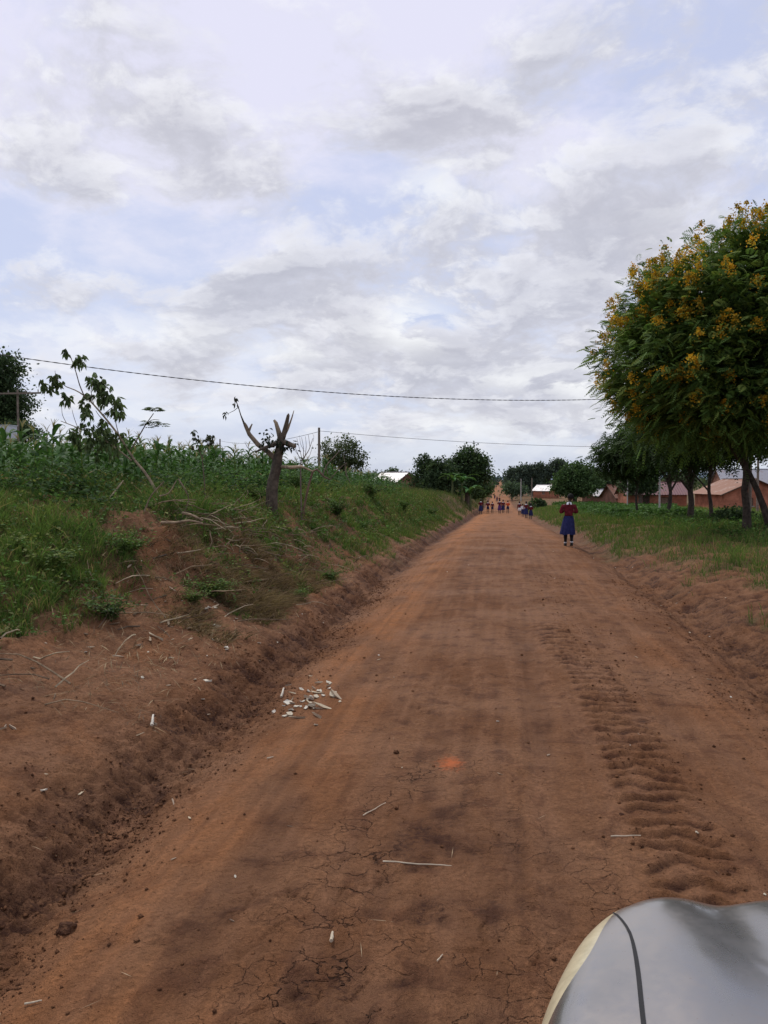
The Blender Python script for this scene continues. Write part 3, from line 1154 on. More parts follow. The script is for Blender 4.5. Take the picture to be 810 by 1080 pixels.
def place_trees():
    # far left, behind the maize
    Y = 62
    b = base_at(14, Y)
    tree('broadleaf_tree', 'dark tree at the left edge behind the maize and pole', b,
         lobes_px(b, Y, [(2, 392, 20, 18), (22, 422, 11, 12), (0, 425, 22, 20), (-30, 410, 30, 30), (8, 445, 18, 14)]), .28, .24, 40, 560, G_DARK, rad=.9, seed=1)
    Y = 58
    b = base_at(28, Y)
    tree('bush', 'low dark bush at the foot of the leftmost tree', b,
         lobes_px(b, Y, [(22, 455, 14, 10), (34, 458, 8, 9), (8, 458, 14, 9)]), .1, .22, 22, 110, G_DARK, rad=.6, seed=2, cat='bush')
    # light round tree right of the dead brush
    Y = 60
    b = base_at(360, Y)
    tree('broadleaf_tree', 'small round airy olive green tree just right of the thin pole', b,
         lobes_px(b, Y, [(350, 474, 11, 9), (366, 470, 10, 9), (376, 482, 9, 8), (358, 487, 14, 9), (344, 486, 7, 8), (372, 493, 10, 6)]), .16, .17, 20, 230, G_OLIVE, rad=.55, seed=3)
    # little trees by the tin roof
    for i, (px, py, rx, ry, Y, lb) in enumerate([(392, 505, 7, 4, 120, 'tiny umbrella shaped tree left of the tin roofed hut'),
                                                 (413, 501, 7, 6, 130, 'small rounded dark tree peeking above the hut roof'),
                                                 (426, 505, 6, 5, 128, 'low dark tree at the right end of the hut roof'),
                                                 (400, 508, 8, 4, 125, 'low dark shrub like tree touching the hut on its left')]):
        b = base_at(px, Y)
        tree('small_tree', lb, b, lobes_px(b, Y, [(px, py, rx, ry), (px + 2, py + 2, rx * .8, ry * .8)]), .12, .4, 14, 60, G_DARK, rad=.7, seed=10 + i)
    # clump left of the road
    Y = 92
    b = base_at(447, Y)
    tree('slender_tree', 'slim upright tree standing left of the dark clump by the road', b,
         lobes_px(b, Y, [(447, 487, 6, 7), (446, 497, 7, 8), (452, 492, 5, 7), (442, 506, 8, 8), (448, 512, 9, 8)]), .14, .26, 20, 180, G_DARK, rad=.6, seed=20)
    b = base_at(463, Y - 2)
    tree('broadleaf_tree', 'dark bushy tree in the middle of the left roadside clump', b,
         lobes_px(b, Y, [(462, 500, 9, 10), (470, 497, 9, 9), (459, 512, 12, 10), (474, 511, 11, 10), (464, 490, 5, 5)]), .2, .3, 24, 250, G_DARK, rad=.8, seed=21)
    b = base_at(494, Y + 3)
    tree('broadleaf_tree', 'tallest broad tree of the left roadside clump with gaps in its crown', b,
         lobes_px(b, Y + 3, [(494, 479, 8, 7), (503, 485, 8, 6), (486, 488, 9, 7), (507, 495, 8, 7), (497, 497, 11, 7), (482, 500, 9, 8), (510, 506, 6, 7), (495, 510, 14, 9), (478, 490, 5, 6), (512, 489, 4, 4)]), .3, .3, 24, 400, G_DARK + G_MID[:1], rad=.75, seed=22)
    b = base_at(509, 112)
    tree('bush', 'roadside bush where the left bank meets the road', b,
         lobes_px(b, 112, [(509, 517, 8, 6), (502, 519, 8, 5), (515, 513, 4, 5)]), .1, .3, 20, 130, G_MID, rad=.7, seed=23, cat='bush')
    # right of the road, far
    Y = 210
    k = 30
    items = [(541, 'dark round tree at the left end of the distant right hand row', [(541, 500, 6, 6), (545, 507, 9, 6), (537, 510, 5, 5)]),
             (551, 'tall domed dark tree second in the distant right hand row', [(551, 497, 6, 6), (549, 507, 7, 7), (556, 501, 4, 7)]),
             (562, 'narrow gum tree with a pointed top in the distant row', [(562, 496, 3, 6), (563, 505, 4, 8), (562, 513, 5, 6)]),
             (570, 'taller narrow gum tree beside the pointed one', [(570, 495, 3.6, 6), (571, 505, 4.6, 8), (571, 513, 6, 6)]),
             (579, 'small umbrella topped tree with a bare pale stem', [(579, 497, 3.5, 3), (576, 500, 3, 3)]),
             (589, 'gum tree with a round tufted head rising over the green bush', [(589, 491, 5.5, 5), (586, 497, 3, 4), (592, 499, 4, 4)])]
    for px, lb, it in items:
        b = base_at(px, Y)
        tree('gum_tree' if 'gum' in lb else 'broadleaf_tree', lb, b, lobes_px(b, Y, it), .22, .55, 20, 60 + 50 * len(it), G_DARK, rad=1.1, seed=k)
        k += 1
    b = base_at(540, 180)
    tree('bush', 'rounded bush at the right edge of the far road', b, lobes_px(b, 180, [(538, 515, 7, 5), (546, 517, 8, 4)]), .1, .45, 18, 110, G_MID, rad=1.0, seed=40, cat='bush')
    Y = 120
    b = base_at(607, Y)
    tree('broadleaf_tree', 'broad bright green tree behind the walking schoolgirl', b,
         lobes_px(b, Y, [(604, 502, 12, 9), (616, 500, 9, 7), (596, 508, 9, 8), (618, 511, 11, 8), (606, 514, 14, 8), (608, 493, 6, 4), (590, 514, 6, 5)]), .3, .36, 26, 420, [(.065, .120, .032), (.085, .145, .042), (.050, .092, .028)], rad=1.0, seed=41)
    b = base_at(634, 128)
    tree('broadleaf_tree', 'darker tree between the bright green tree and the pole', b,
         lobes_px(b, 128, [(633, 504, 9, 6), (641, 508, 7, 6), (628, 513, 9, 6), (638, 516, 10, 5)]), .22, .36, 24, 230, G_DARK + G_MID, rad=.9, seed=42)
    b = base_at(627, 230)
    tree('broadleaf_tree', 'faint far tree peeking left of the darker tree', b,
         lobes_px(b, 230, [(612, 497, 6, 4), (650, 503, 6, 5), (626, 500, 5, 4)]), .22, .6, 18, 120, G_DARK, rad=1.2, seed=43)
    b = base_at(675, 98)
    tree('broadleaf_tree', 'shady tree beside the maroon roofed brick house', b,
         lobes_px(b, 98, [(675, 507, 11, 8), (665, 512, 8, 7), (684, 512, 7, 7), (677, 500, 7, 6)]), .24, .3, 24, 260, G_DARK + G_MID[:1], rad=.8, seed=44)
    b = base_at(722, 150)
    tree('broadleaf_tree', 'pale green tree seen between the two brick houses', b,
         lobes_px(b, 150, [(716, 510, 7, 8), (724, 506, 8, 7), (712, 519, 6, 6)]), .24, .45, 22, 180, G_OLIVE, rad=1.0, seed=45)


place_trees()


def banana(px, py, Y, h, seed, label):
    random.seed(seed)
    x = at(px, py, Y).x
    root = empty('banana_plant', (x, Y, H(x, Y)), label, 'banana plant', 'banana plants under the roadside trees')
    mb = MB()
    mb.tube([(0, 0, -.1), (.03, 0, h * .3), (0, 0, h * .6)], [.13, .11, .06], 8, (.12, .14, .06))
    mb.build('stem', M_LEAF, root)
    mb = MB()
    for k in range(10):
        az = k * 2.4 + random.uniform(-.3, .3)
        el = random.uniform(.8, 1.35)
        L = h * random.uniform(.5, .72)
        p = Vector((0, 0, h * .55))
        d = Vector((math.cos(az), math.sin(az), 0))
        sd = Vector((-math.sin(az), math.cos(az), 0))
        W = [.02, .16, .24, .25, .2, .1, .01]
        vs, cs = [], []
        c = [q * random.uniform(.8, 1.2) for q in (.07, .14, .04)]
        for i in range(7):
            vs += [p - sd * W[i] + Vector((0, 0, .05)), p, p + sd * W[i] + Vector((0, 0, .05))]
            cs += [c] * 3
            p = p + (d * math.cos(el) + Vector((0, 0, 1)) * math.sin(el)) * L / 6
            el -= .33
        fs = []
        for i in range(6):
            fs += [(3 * i, 3 * i + 1, 3 * i + 4, 3 * i + 3), (3 * i + 1, 3 * i + 2, 3 * i + 5, 3 * i + 4)]
        mb.add(vs, fs, cs)
    mb.build('leaves', M_LEAF, root)


banana(487, 518, 86, 3.6, 1, 'pale green banana plant at the middle of the left roadside clump')
banana(496, 520, 84, 3.0, 2, 'shorter banana plant just right of the taller one by the road')
banana(477, 520, 85, 2.7, 3, 'small banana plant at the left foot of the clump')


# ------------------------------------------------------------------ the flowering tree
def frond_cloud(lv, P, D, L, r, pal, nleaf=9, wfac=.16):
    """feathery compound leaves: pairs of leaflets along a drooping rachis"""
    n = len(P)
    D = D / np.linalg.norm(D, axis=1, keepdims=True)
    upv = np.array([0, 0, 1.0]) + r.normal(size=(n, 3)) * .35
    S_ = np.cross(D, upv)
    S_ /= np.linalg.norm(S_, axis=1, keepdims=True)
    ci = r.integers(0, len(pal), n)
    col = np.array(pal)[ci] * r.uniform(.7, 1.35, (n, 1))
    for k in range(nleaf):
        f = (k + 1) / nleaf
        c = P + D * (L * f)[:, None]
        c[:, 2] -= .38 * L * f ** 2
        ll = L * .34 * math.sin(PI * (.15 + .8 * f)) + .01
        for s in (-1, 1):
            dd = S_ * s + D * .55
            dd[:, 2] -= .35
            lv.add(c, dd, ll, L * wfac * .8, col * (.85 + .25 * f), up=upv, droop=.2, fold=0)


def flowering_tree():
    r = np.random.default_rng(77)
    random.seed(5)
    bx, by = at(800, 520, 25).x, 25.0
    base = Vector((bx, by, H(bx, by)))
    root = empty('flowering_tree', base, 'large round tree in yellow blossom on the right verge', 'tree')
    # crown shape: a big dome, fuller low on the road side
    lob = [(0, 0, 6.1, 4.6, 4.4, 3.55), (-1.0, -.4, 5.0, 4.25, 4.0, 2.2), (1.8, .5, 6.2, 4.6, 4.2, 3.4), (-.2, 0, 8.0, 2.8, 2.8, 1.75),
           (-2.1, -.6, 4.4, 2.7, 2.8, 1.7), (-1.9, 0, 6.6, 2.7, 2.6, 2.0), (1.2, -1.5, 4.6, 4.2, 3.0, 1.6), (-.9, -1.9, 4.0, 2.8, 2.2, 1.3)]
    lob = np.array(lob) * np.array([.87, .87, .90, .87, .87, .83])
    lob[:, 2] += .35
    lob[3, 0] += .7
    lob[5, 3:] *= 1.02
    lob[5, 2] -= .15
    lob[0, 0] += .25
    nc = 1000
    ci = r.choice(len(lob), nc * 4, p=lob[:, 3] * lob[:, 5] / (lob[:, 3] * lob[:, 5]).sum())
    d = rand_dir(nc * 4)
    cc = lob[ci, :3] + d * lob[ci, 3:] * r.uniform(.93, 1.03, (nc * 4, 1))
    # keep those on the outer skin
    q = np.ones(len(cc))
    for l in lob:
        q = np.minimum(q, (((cc - l[:3]) / l[3:]) ** 2).sum(1) + .0)
    keep = q > .80
    cc, d = cc[keep][:nc], d[keep][:nc]
    lump = 1 + .11 * fbm(cc[:, 0] * .9 + cc[:, 1], cc[:, 2] * .9, 3, 3)
    cen = np.array([0, 0, 5.6])
    cc = cen + (cc - cen) * lump[:, None]
    cc = cc[cc[:, 2] > 2.5]
    d = (cc - np.array([0, 0, 4.2]))
    d /= np.linalg.norm(d, axis=1, keepdims=True)
    lv = Leaves()
    per = 34
    n = len(cc)
    inner = r.uniform(0, 1, n * per)
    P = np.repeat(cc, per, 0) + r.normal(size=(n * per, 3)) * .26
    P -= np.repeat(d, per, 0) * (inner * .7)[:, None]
    D = np.repeat(d, per, 0) * 1.0 + r.normal(size=(n * per, 3)) * .65
    D[:, 2] += .05
    # yellower growth on top, dark inside
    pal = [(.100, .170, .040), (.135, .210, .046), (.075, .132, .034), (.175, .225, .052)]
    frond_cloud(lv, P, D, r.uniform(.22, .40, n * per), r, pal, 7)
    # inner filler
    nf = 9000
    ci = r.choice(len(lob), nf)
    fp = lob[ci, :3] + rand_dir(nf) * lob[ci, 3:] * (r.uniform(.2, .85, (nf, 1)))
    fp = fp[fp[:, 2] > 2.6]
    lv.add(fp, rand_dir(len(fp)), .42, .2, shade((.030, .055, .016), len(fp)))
    # ragged hanging sprays below the skirt
    nh = 200
    a = r.uniform(0, 2 * PI, nh)
    rr = r.uniform(1.0, 4.3, nh)
    hp = np.stack([np.cos(a) * rr * .88, np.sin(a) * rr * .8, 2.95 + .5 * vnoise(np.cos(a) * rr, np.sin(a) * rr, 9) + r.uniform(-.3, .5, nh)], -1)
    hp = np.repeat(hp, 7, 0) + r.normal(size=(nh * 7, 3)) * .2
    dd = r.normal(size=(nh * 7, 3)) * .6
    dd[:, 2] -= .7
    frond_cloud(lv, hp, dd, r.uniform(.25, .45, nh * 7), r, pal[:3], 6)
    lv.build('crown', M_LEAF, root)
    # blossoms: upright panicles
    w = sst(4.5, 8.5, cc[:, 2]) * .5 + .45
    pick = r.uniform(0, 1, len(cc)) < w * .85
    # concentrate in patches
    pick &= vnoise(cc[:, 0] * 1.1 + 5, cc[:, 2] * 1.1 + cc[:, 1] * .4, 8) > -.38
    bc, bd = cc[pick], d[pick]
    lf = Leaves()
    pn = 78
    m = len(bc)
    hh = r.uniform(.14, .34, m)
    ax = bd * .5 + np.array([0, 0, .8])
    ax /= np.linalg.norm(ax, axis=1, keepdims=True)
    t = r.uniform(0, 1, (m * pn, 1))
    start = np.repeat(bc + bd * .27, pn, 0)
    pp = start + np.repeat(ax, pn, 0) * t * np.repeat(hh, pn)[:, None] + r.normal(size=(m * pn, 3)) * .10 * (1.15 - t)
    colr = np.array([(.78, .42, .03), (.85, .52, .05), (.62, .30, .02), (.50, .42, .07)])[r.integers(0, 4, m * pn)]
    colr = colr * np.repeat(r.uniform(.5, 1.05, (m, 1)), pn, 0)
    lf.add(pp, rand_dir(m * pn), .060, .050, colr)
    lf.build('blossom', M_PETAL, root)
    # bare seed spikes on the outline
    # trunks: several stems from the ground, spreading
    mb = MB()
    bark = (.060, .045, .034)

    def stem(x0, x1, z1, r0):
        pts = []
        for k in range(8):
            f = k / 7
            pts.append((x0 + (x1 - x0) * f ** 1.6 + random.uniform(-.04, .04), random.uniform(-.05, .05) + .2 * f, -.15 + z1 * f))
        mb.tube(pts, [r0 * (1.35 - .35 * min(1, k / 1.5)) * (1 - .07 * k) for k in range(8)], 10, bark, .06)
        e = Vector(pts[-1])
        for q in range(5):
            a_ = random.uniform(0, 6.28)
            g = e + Vector((math.cos(a_) * random.uniform(1, 3), math.sin(a_) * random.uniform(1, 3), random.uniform(.6, 3)))
            mb.tube([Vector(pts[5]).lerp(e, q / 5), e.lerp(g, .5) + Vector((0, 0, .2)), g], [r0 * .5, r0 * .3, r0 * .1], 6, bark, .05)
    s = 25 / 850.0 * 1.03
    stem((790 - 800) * s, (786 - 800) * s, 3.2, .125)
    stem((812 - 800) * s, (793 - 800) * s - .9, 3.3, .11)
    stem((818 - 800) * s, (836 - 800) * s, 3.4, .11)
    mb.build('trunk', M_BARK, root)
    mb = MB()


flowering_tree()


def verge_tree(px, Y, label, top, spread, tr, seed, pal=None, z0=2.3, flowers=0):
    """smaller relatives of the flowering tree behind it"""
    r = np.random.default_rng(seed)
    random.seed(seed)
    x = at(px, 520, Y).x
    base = Vector((x, Y, H(x, Y)))
    root = empty('verge_tree', base, label, 'tree')
    lob = [(0, 0, top * .76, spread, spread, top * .25), (-spread * .45, 0, top * .68, spread * .65, spread * .7, top * .17), (spread * .4, 0, top * .70, spread * .7, spread * .7, top * .19)]
    lob = np.array(lob)
    nc = 230
    ci = r.integers(0, len(lob), nc)
    d = rand_dir(nc)
    cc = lob[ci, :3] + d * lob[ci, 3:] * r.uniform(.6, 1.03, (nc, 1))
    cc[:, 2] = np.maximum(cc[:, 2], top * .47 + r.uniform(0, .5, nc))
    lv = Leaves()
    per = 16
    P = np.repeat(cc, per, 0) + r.normal(size=(nc * per, 3)) * .3
    D = np.repeat(d, per, 0) * .6 + r.normal(size=(nc * per, 3)) * .6
    D[:, 2] -= .25
    frond_cloud(lv, P, D, r.uniform(.35, .6, nc * per), r, pal or [(.034, .064, .020), (.048, .082, .026)], 5, .22)
    lv.build('crown', M_LEAF, root)
    if flowers:
        lf = Leaves()
        k = r.choice(nc, flowers)
        pp = np.repeat(cc[k], 30, 0) + r.normal(size=(flowers * 30, 3)) * .12
        lf.add(pp, rand_dir(len(pp)), .08, .06, shade((.6, .38, .04), len(pp), .4))
        lf.build('blossom', M_PETAL, root)
    mb = MB()
    bark = (.065, .05, .038)
    h = top * .5
    pts = [(math.sin(k * 1.3 + seed) * .06, 0, -.1 + h * k / 6) for k in range(7)]
    mb.tube(pts, [tr * (1.2 - .1 * k) for k in range(7)], 9, bark, .06)
    for l in lob:
        for q in range(3):
            e = Vector(l[:3]) + Vector(r.normal(size=3)) * .4 * spread
            p0 = Vector(pts[3 + q])
            mb.tube([p0, p0.lerp(e, .5) + Vector((0, 0, .15)), e], [tr * .55, tr * .35, tr * .1], 6, bark, .06)
    mb.build('trunk', M_BARK, root)


verge_tree(706, 44, 'slim dark trunked tree in front of the maroon roofed house', 6.0, 2.5, .10, 61, flowers=9)
verge_tree(728, 38, 'tree with a leaning double trunk left of the light brown roof', 5.6, 2.2, .13, 62, flowers=5)
verge_tree(749, 34, 'thin straight tree in front of the roof edge of the gabled brick house', 5.4, 2.0, .075, 63)
verge_tree(672, 48, 'airy outermost tree of the right hand row, nearest to the road', 5.2, 2.1, .07, 64)


# ------------------------------------------------------------------ the lopped tree stump
def lopped_tree():
    Y = 15.2
    random.seed(3)
    b = at(288, 521, Y)
    b.z = H(b.x, b.y)
    root = empty('lopped_tree', b, 'lopped dead looking tree trunk with splintered forks on the left bank', 'tree stump')

    def L(px, py, dy=0):
        return at(px, py, Y + dy) - b
    bark = (.085, .066, .048)
    pale = (.40, .30, .19)
    mb = MB()
    p0 = L(286, 524)
    p0.z = -.2
    mb.tube([p0, L(287, 516), L(288, 508), L(290, 500), L(291.5, 492), L(293, 484), L(294.5, 475), L(296, 466), L(297, 457)], [.125, .112, .104, .098, .10, .092, .088, .085, .06], 14, bark, .10)
    mb.tube([L(296, 470), L(299, 460), L(302, 448), L(304, 438), L(304.5, 436)], [.055, .052, .045, .03, .008], 9, bark, .12, (.12, .09, .06))
    mb.tube([L(299, 462), L(304, 452, .1), L(308, 440, .1), L(310, 433, .15)], [.025, .02, .013, .006], 7, (.2, .15, .1), .1, pale)
    mb.build('trunk', M_BARK, root)
    mb = MB()
    mb.tube([L(296, 466), L(294, 456), L(291, 446), L(289, 443)], [.055, .045, .036, .02], 8, bark, .15, pale)
    mb.build('broken_stub', M_WOOD, root)
    mb = MB()
    mb.tube([L(292, 486), L(283, 477), L(272, 469), L(263, 458), L(259, 449), L(257.5, 446)], [.060, .052, .046, .042, .036, .024], 9, (.15, .11, .075), .1, (.2, .15, .1))
    mb.tube([L(258, 448), L(254, 438, -.1), L(251, 428, -.15), L(247.5, 419, -.2)], [.024, .012, .009, .005], 6, bark)
    mb.tube([L(262, 456), L(264, 451), L(266, 447)], [.03, .02, .012], 6, (.2, .15, .1))
    mb.tube([L(252, 429, -.15), L(247, 433), L(241, 436)], [.007, .006, .004], 5, bark)
    mb.build('branch', M_BARK, root)
    mb = MB()
    mb.tube([L(294, 466), L(286, 470, -.15), L(277, 473, -.2), L(269, 477, -.25)], [.05, .04, .03, .015], 7, bark, .1)
    mb.tube([L(268, 477, -.25), L(261, 472, -.25), L(258, 466, -.2)], [.008, .006, .003], 5, bark)
    mb.tube([L(298, 466), L(304, 468, -.1), L(311, 471, -.2)], [.06, .05, .035], 8, (.12, .09, .06), .15)
    mb.tube([L(296, 492), L(306, 493, -.1), L(318, 492, -.15), L(330, 497, -.2)], [.028, .035, .026, .012], 7, (.35, .26, .17), .1)
    mb.build('branch', M_BARK, root)
    lv = Leaves()
    r = np.random.default_rng(9)
    for (px, py, rr, n) in [(285, 462, .14, 26), (292, 468, .16, 34), (281, 467, .12, 18), (308, 470, .10, 18), (238, 436, .05, 8), (249, 426, .03, 4), (248, 419, .03, 4), (298, 473, .1, 14)]:
        c = np.array(L(px, py, -.12))[None] + r.normal(size=(n, 3)) * rr * .55
        lv.add(c, r.normal(size=(n, 3)) - np.array([0, 0, .6]), .085, .05, shade((.022, .032, .020), n, .4), droop=.6)
    lv.build('withered_leaves', M_LEAF, root)


lopped_tree()


def twiggy(name, label, cat, Y, strokes, leaves=(), base=None, col=(.12, .09, .065), lcol=(.035, .06, .022), lsize=.07, lobed=False, ground=True, mat=None):
    """a thin plant drawn as branching stems; strokes: list of ([(px,py,dy)...], r0, r1)"""
    r = np.random.default_rng(len(label))
    bp = base or strokes[0][0][0]
    b = at(bp[0], bp[1], Y)
    if ground:
        b.z = H(b.x, b.y)
    root = empty(name, b, label, cat)
    mb = MB()
    for st in strokes:
        pts, r0, r1 = st[:3]
        P = [at(p[0], p[1], Y + (p[2] if len(p) > 2 else 0)) - b for p in pts]
        if ground and st is strokes[0]:
            P[0].z = min(P[0].z, -.05)
        # smooth a little
        Q = []
        for i in range(len(P) - 1):
            for k in range(3):
                f = k / 3
                a0 = P[max(i - 1, 0)]
                a1, a2 = P[i], P[i + 1]
                a3 = P[min(i + 2, len(P) - 1)]
                Q.append(.5 * ((2 * a1) + (-a0 + a2) * f + (2 * a0 - 5 * a1 + 4 * a2 - a3) * f * f + (-a0 + 3 * a1 - 3 * a2 + a3) * f ** 3))
        Q.append(P[-1])
        n = len(Q)
        mb.tube(Q, [r0 + (r1 - r0) * i / (n - 1) for i in range(n)], 7, st[3] if len(st) > 3 else col, .06)
    mb.build('stem', mat or M_BARK, root)
    if leaves:
        lv = Leaves()
        for L_ in leaves:
            px, py, rad, n = L_[:4]
            flat = len(L_) > 4
            c0 = np.array(at(px, py, Y) - b)
            if flat:      # spreading palmate umbrella
                for k in range(n):
                    a = 2 * PI * k / n + r.uniform(-.2, .2)
                    rr_ = rad * r.uniform(.25, 1.)
                    cc = c0 + np.array([math.cos(a) * rr_ * .6, math.sin(a) * rr_ * .6, r.uniform(-.02, .03)])
                    dirs = np.stack([[math.cos(a + q), math.sin(a + q), .05] for q in (-.9, -.45, 0, .45, .9)])
                    lv.add(np.repeat(cc[None], 5, 0), dirs, lsize * 1.2, lsize * .42, shade(lcol, 5, .2), up=np.tile([0, 0, 1.], (5, 1)), droop=.25)
            else:         # hanging wilted hands
                for k in range(n):
                    cc = c0 + r.normal(size=3) * rad * .5
                    a = r.uniform(0, 6.28)
                    down = np.array([math.cos(a) * .5, math.sin(a) * .5, -.9])
                    dirs = down[None] + r.normal(size=(5, 3)) * .38
                    sh = r.uniform(.6, 1.5)
                    lv.add(np.repeat(cc[None], 5, 0), dirs, lsize * r.uniform(.7, 1.5), lsize * .45, shade(np.array(lcol) * sh, 5, .2), droop=.35)
        lv.build('leaves', M_LEAF, root)
    return root


twiggy('sapling', 'leaning castor sapling with drooping wilted leaves against the sky', 'sapling', 11.4,
       [([(174, 534), (170, 528), (162, 513), (152, 497), (141, 484), (123, 456), (99, 427), (84, 414), (70, 408)], .028, .007, (.26, .20, .13)),
        ([(89, 418), (84, 406), (80, 392), (75, 378), (69, 369)], .010, .004),
        ([(138, 474), (146, 461), (153, 449), (162, 436)], .012, .006),
        ([(139, 486), (124, 474), (108, 463), (84, 452), (64, 444)], .014, .005, (.26, .20, .13)),
        ([(70, 446), (66, 438), (65, 430)], .005, .003), ([(82, 451), (78, 440), (76, 432)], .005, .003),
        ([(117, 449), (106, 440), (101, 433)], .006, .004), ([(126, 460), (122, 445), (123, 432)], .007, .004),
        ([(70, 408), (62, 402), (52, 398)], .006, .003), ([(70, 408), (60, 400), (58, 391)], .005, .003),
        ([(99, 427), (96, 412), (100, 400)], .007, .004), ([(108, 438), (118, 430), (126, 424)], .007, .004),
        ([(126, 462), (122, 470), (126, 484)], .008, .004), ([(153, 449), (160, 443), (168, 443)], .006, .004)],
       leaves=[(70, 368, .06, 7), (81, 380, .09, 10), (84, 374, .05, 5), (48, 404, .08, 8), (57, 404, .13, 16), (70, 418, .09, 10), (59, 396, .07, 6), (97, 398, .12, 16),
               (105, 402, .10, 10), (96, 417, .08, 7), (109, 412, .13, 18), (115, 420, .12, 16), (104, 408, .1, 10), (89, 431, .11, 13), (90, 424, .07, 6), (120, 434, .11, 12),
               (127, 424, .08, 9), (92, 452, .08, 8), (108, 447, .08, 8), (84, 446, .04, 3), (112, 455, .16, 18), (128, 458, .06, 5), (104, 456, .14, 14), (82, 460, .16, 16), (76, 457, .1, 9),
               (96, 462, .16, 14), (120, 470, .2, 16), (106, 474, .2, 14),
               (162, 432, .16, 16, 1), (160, 446, .12, 10, 1), (170, 448, .08, 6, 1), (155, 449, .06, 5, 1)],
       lcol=(.10, .14, .055), lsize=.09)
twiggy('seedling', 'small leafy sprig sticking up over the maize right of the sapling', 'sapling', 13.0,
       [([(217, 505), (214, 490), (210, 474), (205, 458)], .012, .004), ([(213, 484), (218, 470), (222, 460)], .007, .003), ([(211, 478), (207, 470), (203, 466)], .006, .003)],
       leaves=[(205, 457, .06, 6), (208, 463, .05, 5), (221, 458, .06, 6), (217, 464, .06, 6), (223, 464, .05, 4), (203, 470, .04, 3)], lcol=(.07, .08, .045), lsize=.06)
twiggy('dead_shrub', 'bare dead shrub with upright grey twigs right of the lopped trunk', 'dead shrub', 16.5,
       [([(318, 500), (317, 492), (320, 484), (326, 474), (330, 462)], .018, .004), ([(318, 488), (313, 476), (309, 466)], .008, .003), ([(319, 486), (316, 474), (313, 462)], .007, .003),
        ([(320, 484), (320, 472), (318, 461)], .008, .003), ([(322, 480), (323, 470), (322, 460)], .007, .003), ([(327, 472), (326, 464), (325, 458)], .006, .003),
        ([(318, 490), (325, 484), (330, 470)], .008, .003), ([(330, 466), (331, 460), (329, 457)], .004, .002), ([(316, 482), (310, 474), (305, 471)], .005, .002), ([(321, 476), (317, 468), (316, 459)], .005, .002)],
       col=(.16, .12, .10))
twiggy('fallen_branch', 'cut branch with side twigs lying on the bank top by the thin pole', 'branch', 16.8,
       [([(318, 492), (330, 497), (342, 503), (348, 506)], .025, .015, (.16, .10, .07)), ([(340, 502), (345, 490), (356, 478), (360, 472)], .016, .006, (.2, .16, .12)),
        ([(348, 506), (358, 494), (366, 488)], .012, .005, (.16, .12, .09)), ([(346, 500), (343, 490), (338, 480)], .008, .004, (.16, .12, .09)), ([(366, 502), (364, 490), (362, 478)], .008, .003, (.2, .16, .12)),
        ([(369, 508), (364, 498), (366, 488)], .01, .004, (.14, .11, .08))], col=(.16, .12, .10))
twiggy('fallen_branch', 'pale bare stick leaning across the grass below the sapling', 'branch', 10.6,
       [([(91, 549), (100, 541), (113, 529), (123, 516), (130, 507)], .022, .009, (.42, .33, .21))], mat=M_WOOD, ground=False)
twiggy('fallen_branch', 'short pale log end lying in grass left of the leaning stick', 'branch', 10.3,
       [([(64, 553), (75, 551), (88, 550)], .032, .03, (.40, .32, .22)), ([(88, 550), (110, 554), (134, 556)], .012, .008, (.3, .22, .14))], mat=M_WOOD, ground=False)
twiggy('fallen_branch', 'thin dark forked branch lying over the red earth heap', 'branch', 9.9,
       [([(144, 562), (152, 540), (160, 522), (173, 508)], .012, .007, (.2, .15, .1)), ([(188, 505), (195, 516), (199, 528), (192, 546)], .010, .005, (.16, .12, .08)),
        ([(168, 523), (178, 520), (186, 507)], .009, .005, (.3, .22, .15))], ground=False)
twiggy('fallen_branch', 'thick bent brown branch crossing the top of the red earth heap', 'branch', 9.9,
       [([(170, 551), (186, 551), (200, 549), (214, 552)], .02, .012, (.26, .19, .12)), ([(192, 541), (202, 543), (214, 549)], .02, .012, (.3, .22, .14))], ground=False)


